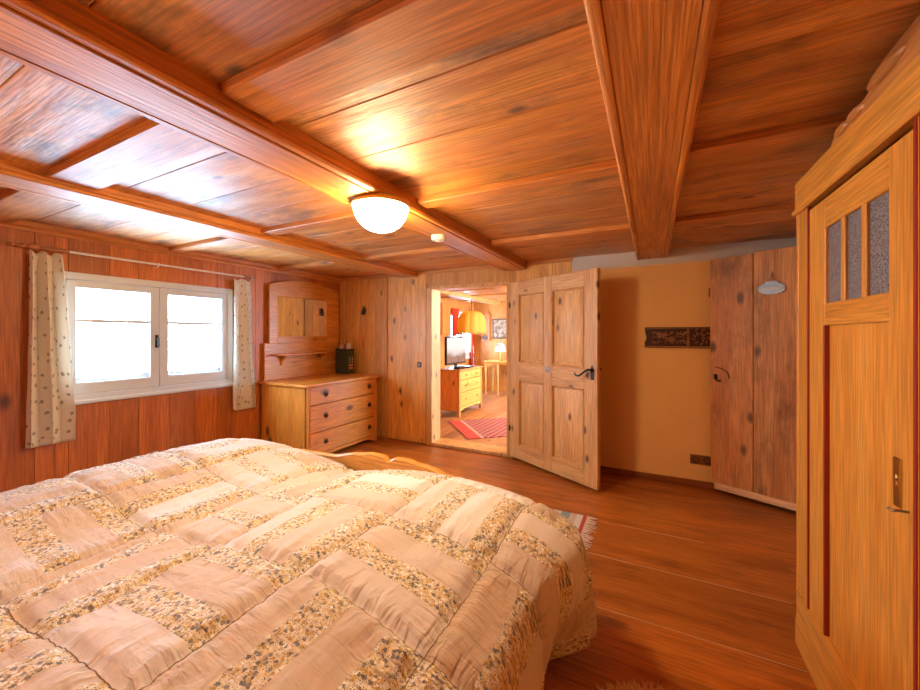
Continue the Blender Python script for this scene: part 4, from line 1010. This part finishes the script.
mb = MB(); mb.box(p0+.02, p1-.02, NY1-.012, NY1-.003, pz0+.02, pz1-.02); obj('print', mb, am, PC)
# carved wooden wall bracket
BR = thing('wall_bracket', 'tall orange wooden wall bracket with a carved top left of the picture', 'wall bracket', (-3.48, NY1, 1.22))
brm = wood('bracket_pine', (.60,.20,.04), (.46,.13,.02), knots=.3)
mb = MB(); mb.box(-3.545, -3.425, NY1-.05, NY1, 1.22, 1.78, .006); mb.prism([(-3.58, 1.78), (-3.39, 1.78), (-3.40, 1.82), (-3.43, 1.84), (-3.455, 1.88), (-3.485, 1.89), (-3.515, 1.88), (-3.54, 1.84), (-3.57, 1.82)], NY1-.06, NY1, 'Y', .006); obj('back_board', mb, brm, BR)
mb = MB(); mb.box(-3.60, -3.39, NY1-.14, NY1, 1.20, 1.22, .004); obj('shelf', mb, brm, BR)
for k, (x, h, c) in enumerate(((-3.57, .09, (.12,.05,.03)), (-3.505, .11, (.05,.05,.10)), (-3.43, .08, (.35,.16,.08)))):
    mb = MB(); mb.lathe([(0, 1.22), (.024, 1.22), (.027, 1.22+h*.5), (.014, 1.22+h*.8), (.016, 1.22+h), (0, 1.22+h)], (x, NY1-.09, 0), 14)
    tag(obj('jar', mb, plain('jar_glaze_%d' % k, c, .3)), ('small dark brown jar at the left end of the wall bracket', 'small dark blue jar in the middle of the wall bracket', 'small reddish jar at the right end of the wall bracket')[k], 'jar', 'jars on the wall bracket')
# little table
TB = thing('side_table', 'small yellow wooden table with shaped apron by the far wall', 'table', (-2.98, 7.95, .012))
ta, tb, tc0, tc1 = -3.36, -2.5, 7.72, 8.22; ty = wood('table_pine', (.76,.45,.13), (.66,.36,.08), 'X', knots=.2)
mb = MB(); mb.box(ta, tb, tc0, tc1, .725, .75, .006); obj('tabletop', mb, ty, TB)
mb = MB(); mb.prism([(ta+.06, .725), (ta+.06, .63), (ta+.10, .62), (ta+.16, .65), (ta+.26, .685), (tb-.26, .685), (tb-.16, .65), (tb-.10, .62), (tb-.06, .63), (tb-.06, .725)], tc0+.03, tc0+.05, 'Y'); mb.prism([(tc0+.04, .725), (tc0+.04, .64), (tc1-.04, .64), (tc1-.04, .725)], ta+.04, ta+.06, 'X'); obj('apron', mb, ty, TB)
for (x, y) in ((ta+.05, tc0+.04), (-3.02, tc0+.04), (ta+.05, tc1-.04), (tb-.05, tc1-.04)):
    mb = MB(); mb.lathe([(0, .012), (.014, .012), (.016, .05), (.02, .4), (.026, .6), (.028, .7), (0, .725)], (x, y, 0), 12); obj('leg', mb, ty, TB)
TL = thing('table_lamp', 'small white table lamp with pink flower on the yellow side table', 'lamp', (-3.05, 8.0, .75))
mb = MB(); mb.lathe([(0, .75), (.06, .75), (.05, .765), (.015, .79), (.01, .96), (0, .96)], (-3.05, 8.0, 0), 16); obj('base', mb, M['brass'], TL)
mb = MB(); mb.lathe([(.12, .96), (.115, 1.02), (.09, 1.10), (.05, 1.14), (0, 1.15)], (-3.05, 8.0, 0), 24); obj('lamp_shade', mb, emit('white_shade_lit', (1,.92,.8), .7), TL)
mb = MB()
for k in range(6): mb.ball((-3.07+.03*math.cos(k*1.05), 7.895, 1.09+.03*math.sin(k*1.05)), .02, .006, .02, 8)
obj('flower', mb, plain('pink_flower', (.6,.15,.12), .6), TL)
# red rug
ra = math.atan2(.66, .72)
RR = thing('oriental_rug', 'red woven rug with a diamond lattice in the next room', 'rug', (-2.75, 5.03, .012), ra)
om, nt, b = new_mat('red_lattice_rug'); L = nt.links.new
tc = N(nt, 'ShaderNodeTexCoord'); sx = N(nt, 'ShaderNodeSeparateXYZ'); L(tc.outputs['Object'], sx.inputs[0])
xx_, yy_ = sx.outputs[0], sx.outputs[1]
s1 = mth('ABSOLUTE', mth('SUBTRACT', mth('FRACT', mth('MULTIPLY', mth('ADD', xx_, yy_), 10.0)), .5))
s2 = mth('ABSOLUTE', mth('SUBTRACT', mth('FRACT', mth('MULTIPLY', mth('SUBTRACT', xx_, yy_), 9.0)), .5))
lat = mth('LESS_THAN', mth('MINIMUM', s1, s2), .11)
bw_ = mth('LESS_THAN', xx_, .17); bt = mth('LESS_THAN', mth('ABSOLUTE', mth('SUBTRACT', xx_, .19)), .018)
m1 = N(nt, 'ShaderNodeMix', data_type='RGBA'); L(lat, m1.inputs['Factor']); m1.inputs['A'].default_value = (.22,.028,.035,1); m1.inputs['B'].default_value = (.50,.22,.17,1)
m2 = N(nt, 'ShaderNodeMix', data_type='RGBA'); L(bw_, m2.inputs['Factor']); L(m1.outputs['Result'], m2.inputs['A']); m2.inputs['B'].default_value = (.55,.06,.035,1)
m3 = N(nt, 'ShaderNodeMix', data_type='RGBA'); L(bt, m3.inputs['Factor']); L(m2.outputs['Result'], m3.inputs['A']); m3.inputs['B'].default_value = (.55,.33,.24,1)
L(m3.outputs['Result'], b.inputs['Base Color']); b.inputs['Roughness'].default_value = .95
mb = MB(); mb.box(0, 1.9, -1.02, 0, 0.001, .012, .003); lobj('weave', mb, om, RR)
mb = MB()
for k in range(40): mb.box(-.03, .002, -1.01+k*.0255, -1.0+k*.0255, .002, .006)
lobj('fringe', mb, plain('rug_fringe', (.30,.14,.10), .9), RR)

# ------------------------------------------------------------------ LIGHT
EXPO = 1.12
w = bpy.data.worlds.new('World'); S.world = w; w.use_nodes = True
bg = w.node_tree.nodes['Background']; bg.inputs[0].default_value = (.47, .72, 1.0, 1); bg.inputs[1].default_value = 19.0
def portal(name, loc, rot, sx_, sy_):
    l = bpy.data.lights.new(name, 'AREA'); l.shape = 'RECTANGLE'; l.size = sx_; l.size_y = sy_; l.cycles.is_portal = True
    o = bpy.data.objects.new(name, l); COL.objects.link(o); o.location = loc; o.rotation_euler = rot
# portals point into the room (-Z of the light)
portal('daylight_window_bedroom', (XL-.10, (WY0+WY1)/2, (WZ0+WZ1)/2), (0, -PI/2, 0), 1.0, 1.3)
portal('daylight_window_parlour', (NX0-.10, (V0+V1)/2, (VZ0+VZ1)/2), (0, -PI/2, 0), 1.1, 1.3)
portal('daylight_opening_parlour_right', (NX1+.15, (RW[0]+RW[1])/2, (RW[2]+RW[3])/2), (0, PI/2, 0), 1.2, 2.4)  # portal for the added opening in the right wall
LAMP_MAT.inputs['Emission Strength'].default_value = 62
def point(name, loc, e, c, r):
    l = bpy.data.lights.new(name, 'POINT'); l.energy = e; l.color = c; l.shadow_soft_size = r
    o = bpy.data.objects.new(name, l); COL.objects.link(o); o.location = loc
# unseen wall lamp added over the headboard as fill from behind the camera
RL = thing('fill_lamp', 'small brass fill lamp added over the headboard, out of view', 'fill lamp', (-1.4, YN, 1.72))
mb = MB(); mb.lathe([(0, 0), (.05, 0), (.045, .015), (0, .02)], (-1.4, YN-.003, 1.62), 20, 'Y'); mb.tube([(-1.4, YN+.01, 1.62), (-1.4, YN+.07, 1.60), (-1.4, YN+.11, 1.64)], .008); obj('arm', mb, M['brass'], RL)
mb = MB(); mb.ball((-1.4, YN+.11, 1.69), .05, .05, .05, 20); obj('globe', mb, emit('fill_globe', (1,.93,.84), 45), RL)
# unseen fill light added right of the doorway to brighten the next room
point('parlour_fill_light', (-.9, 6.2, 1.85), 120, (1, .80, .55), .12)
# ------------------------------------------------------------------ CAMERA
cam = bpy.data.cameras.new('camera'); cam.sensor_width = 36; cam.sensor_fit = 'HORIZONTAL'
cam.lens = 377/920*36; cam.shift_y = -10/920; cam.clip_start = .02
co = bpy.data.objects.new('camera', cam); COL.objects.link(co)
co.location = (0, 0, 1.33); co.rotation_euler = (PI/2, 0, math.atan2(192, 377))
S.camera = co
S.view_settings.view_transform = 'Standard'; S.view_settings.look = 'None'; S.view_settings.gamma = 1; S.view_settings.exposure = EXPO
S.view_settings.use_curve_mapping = False
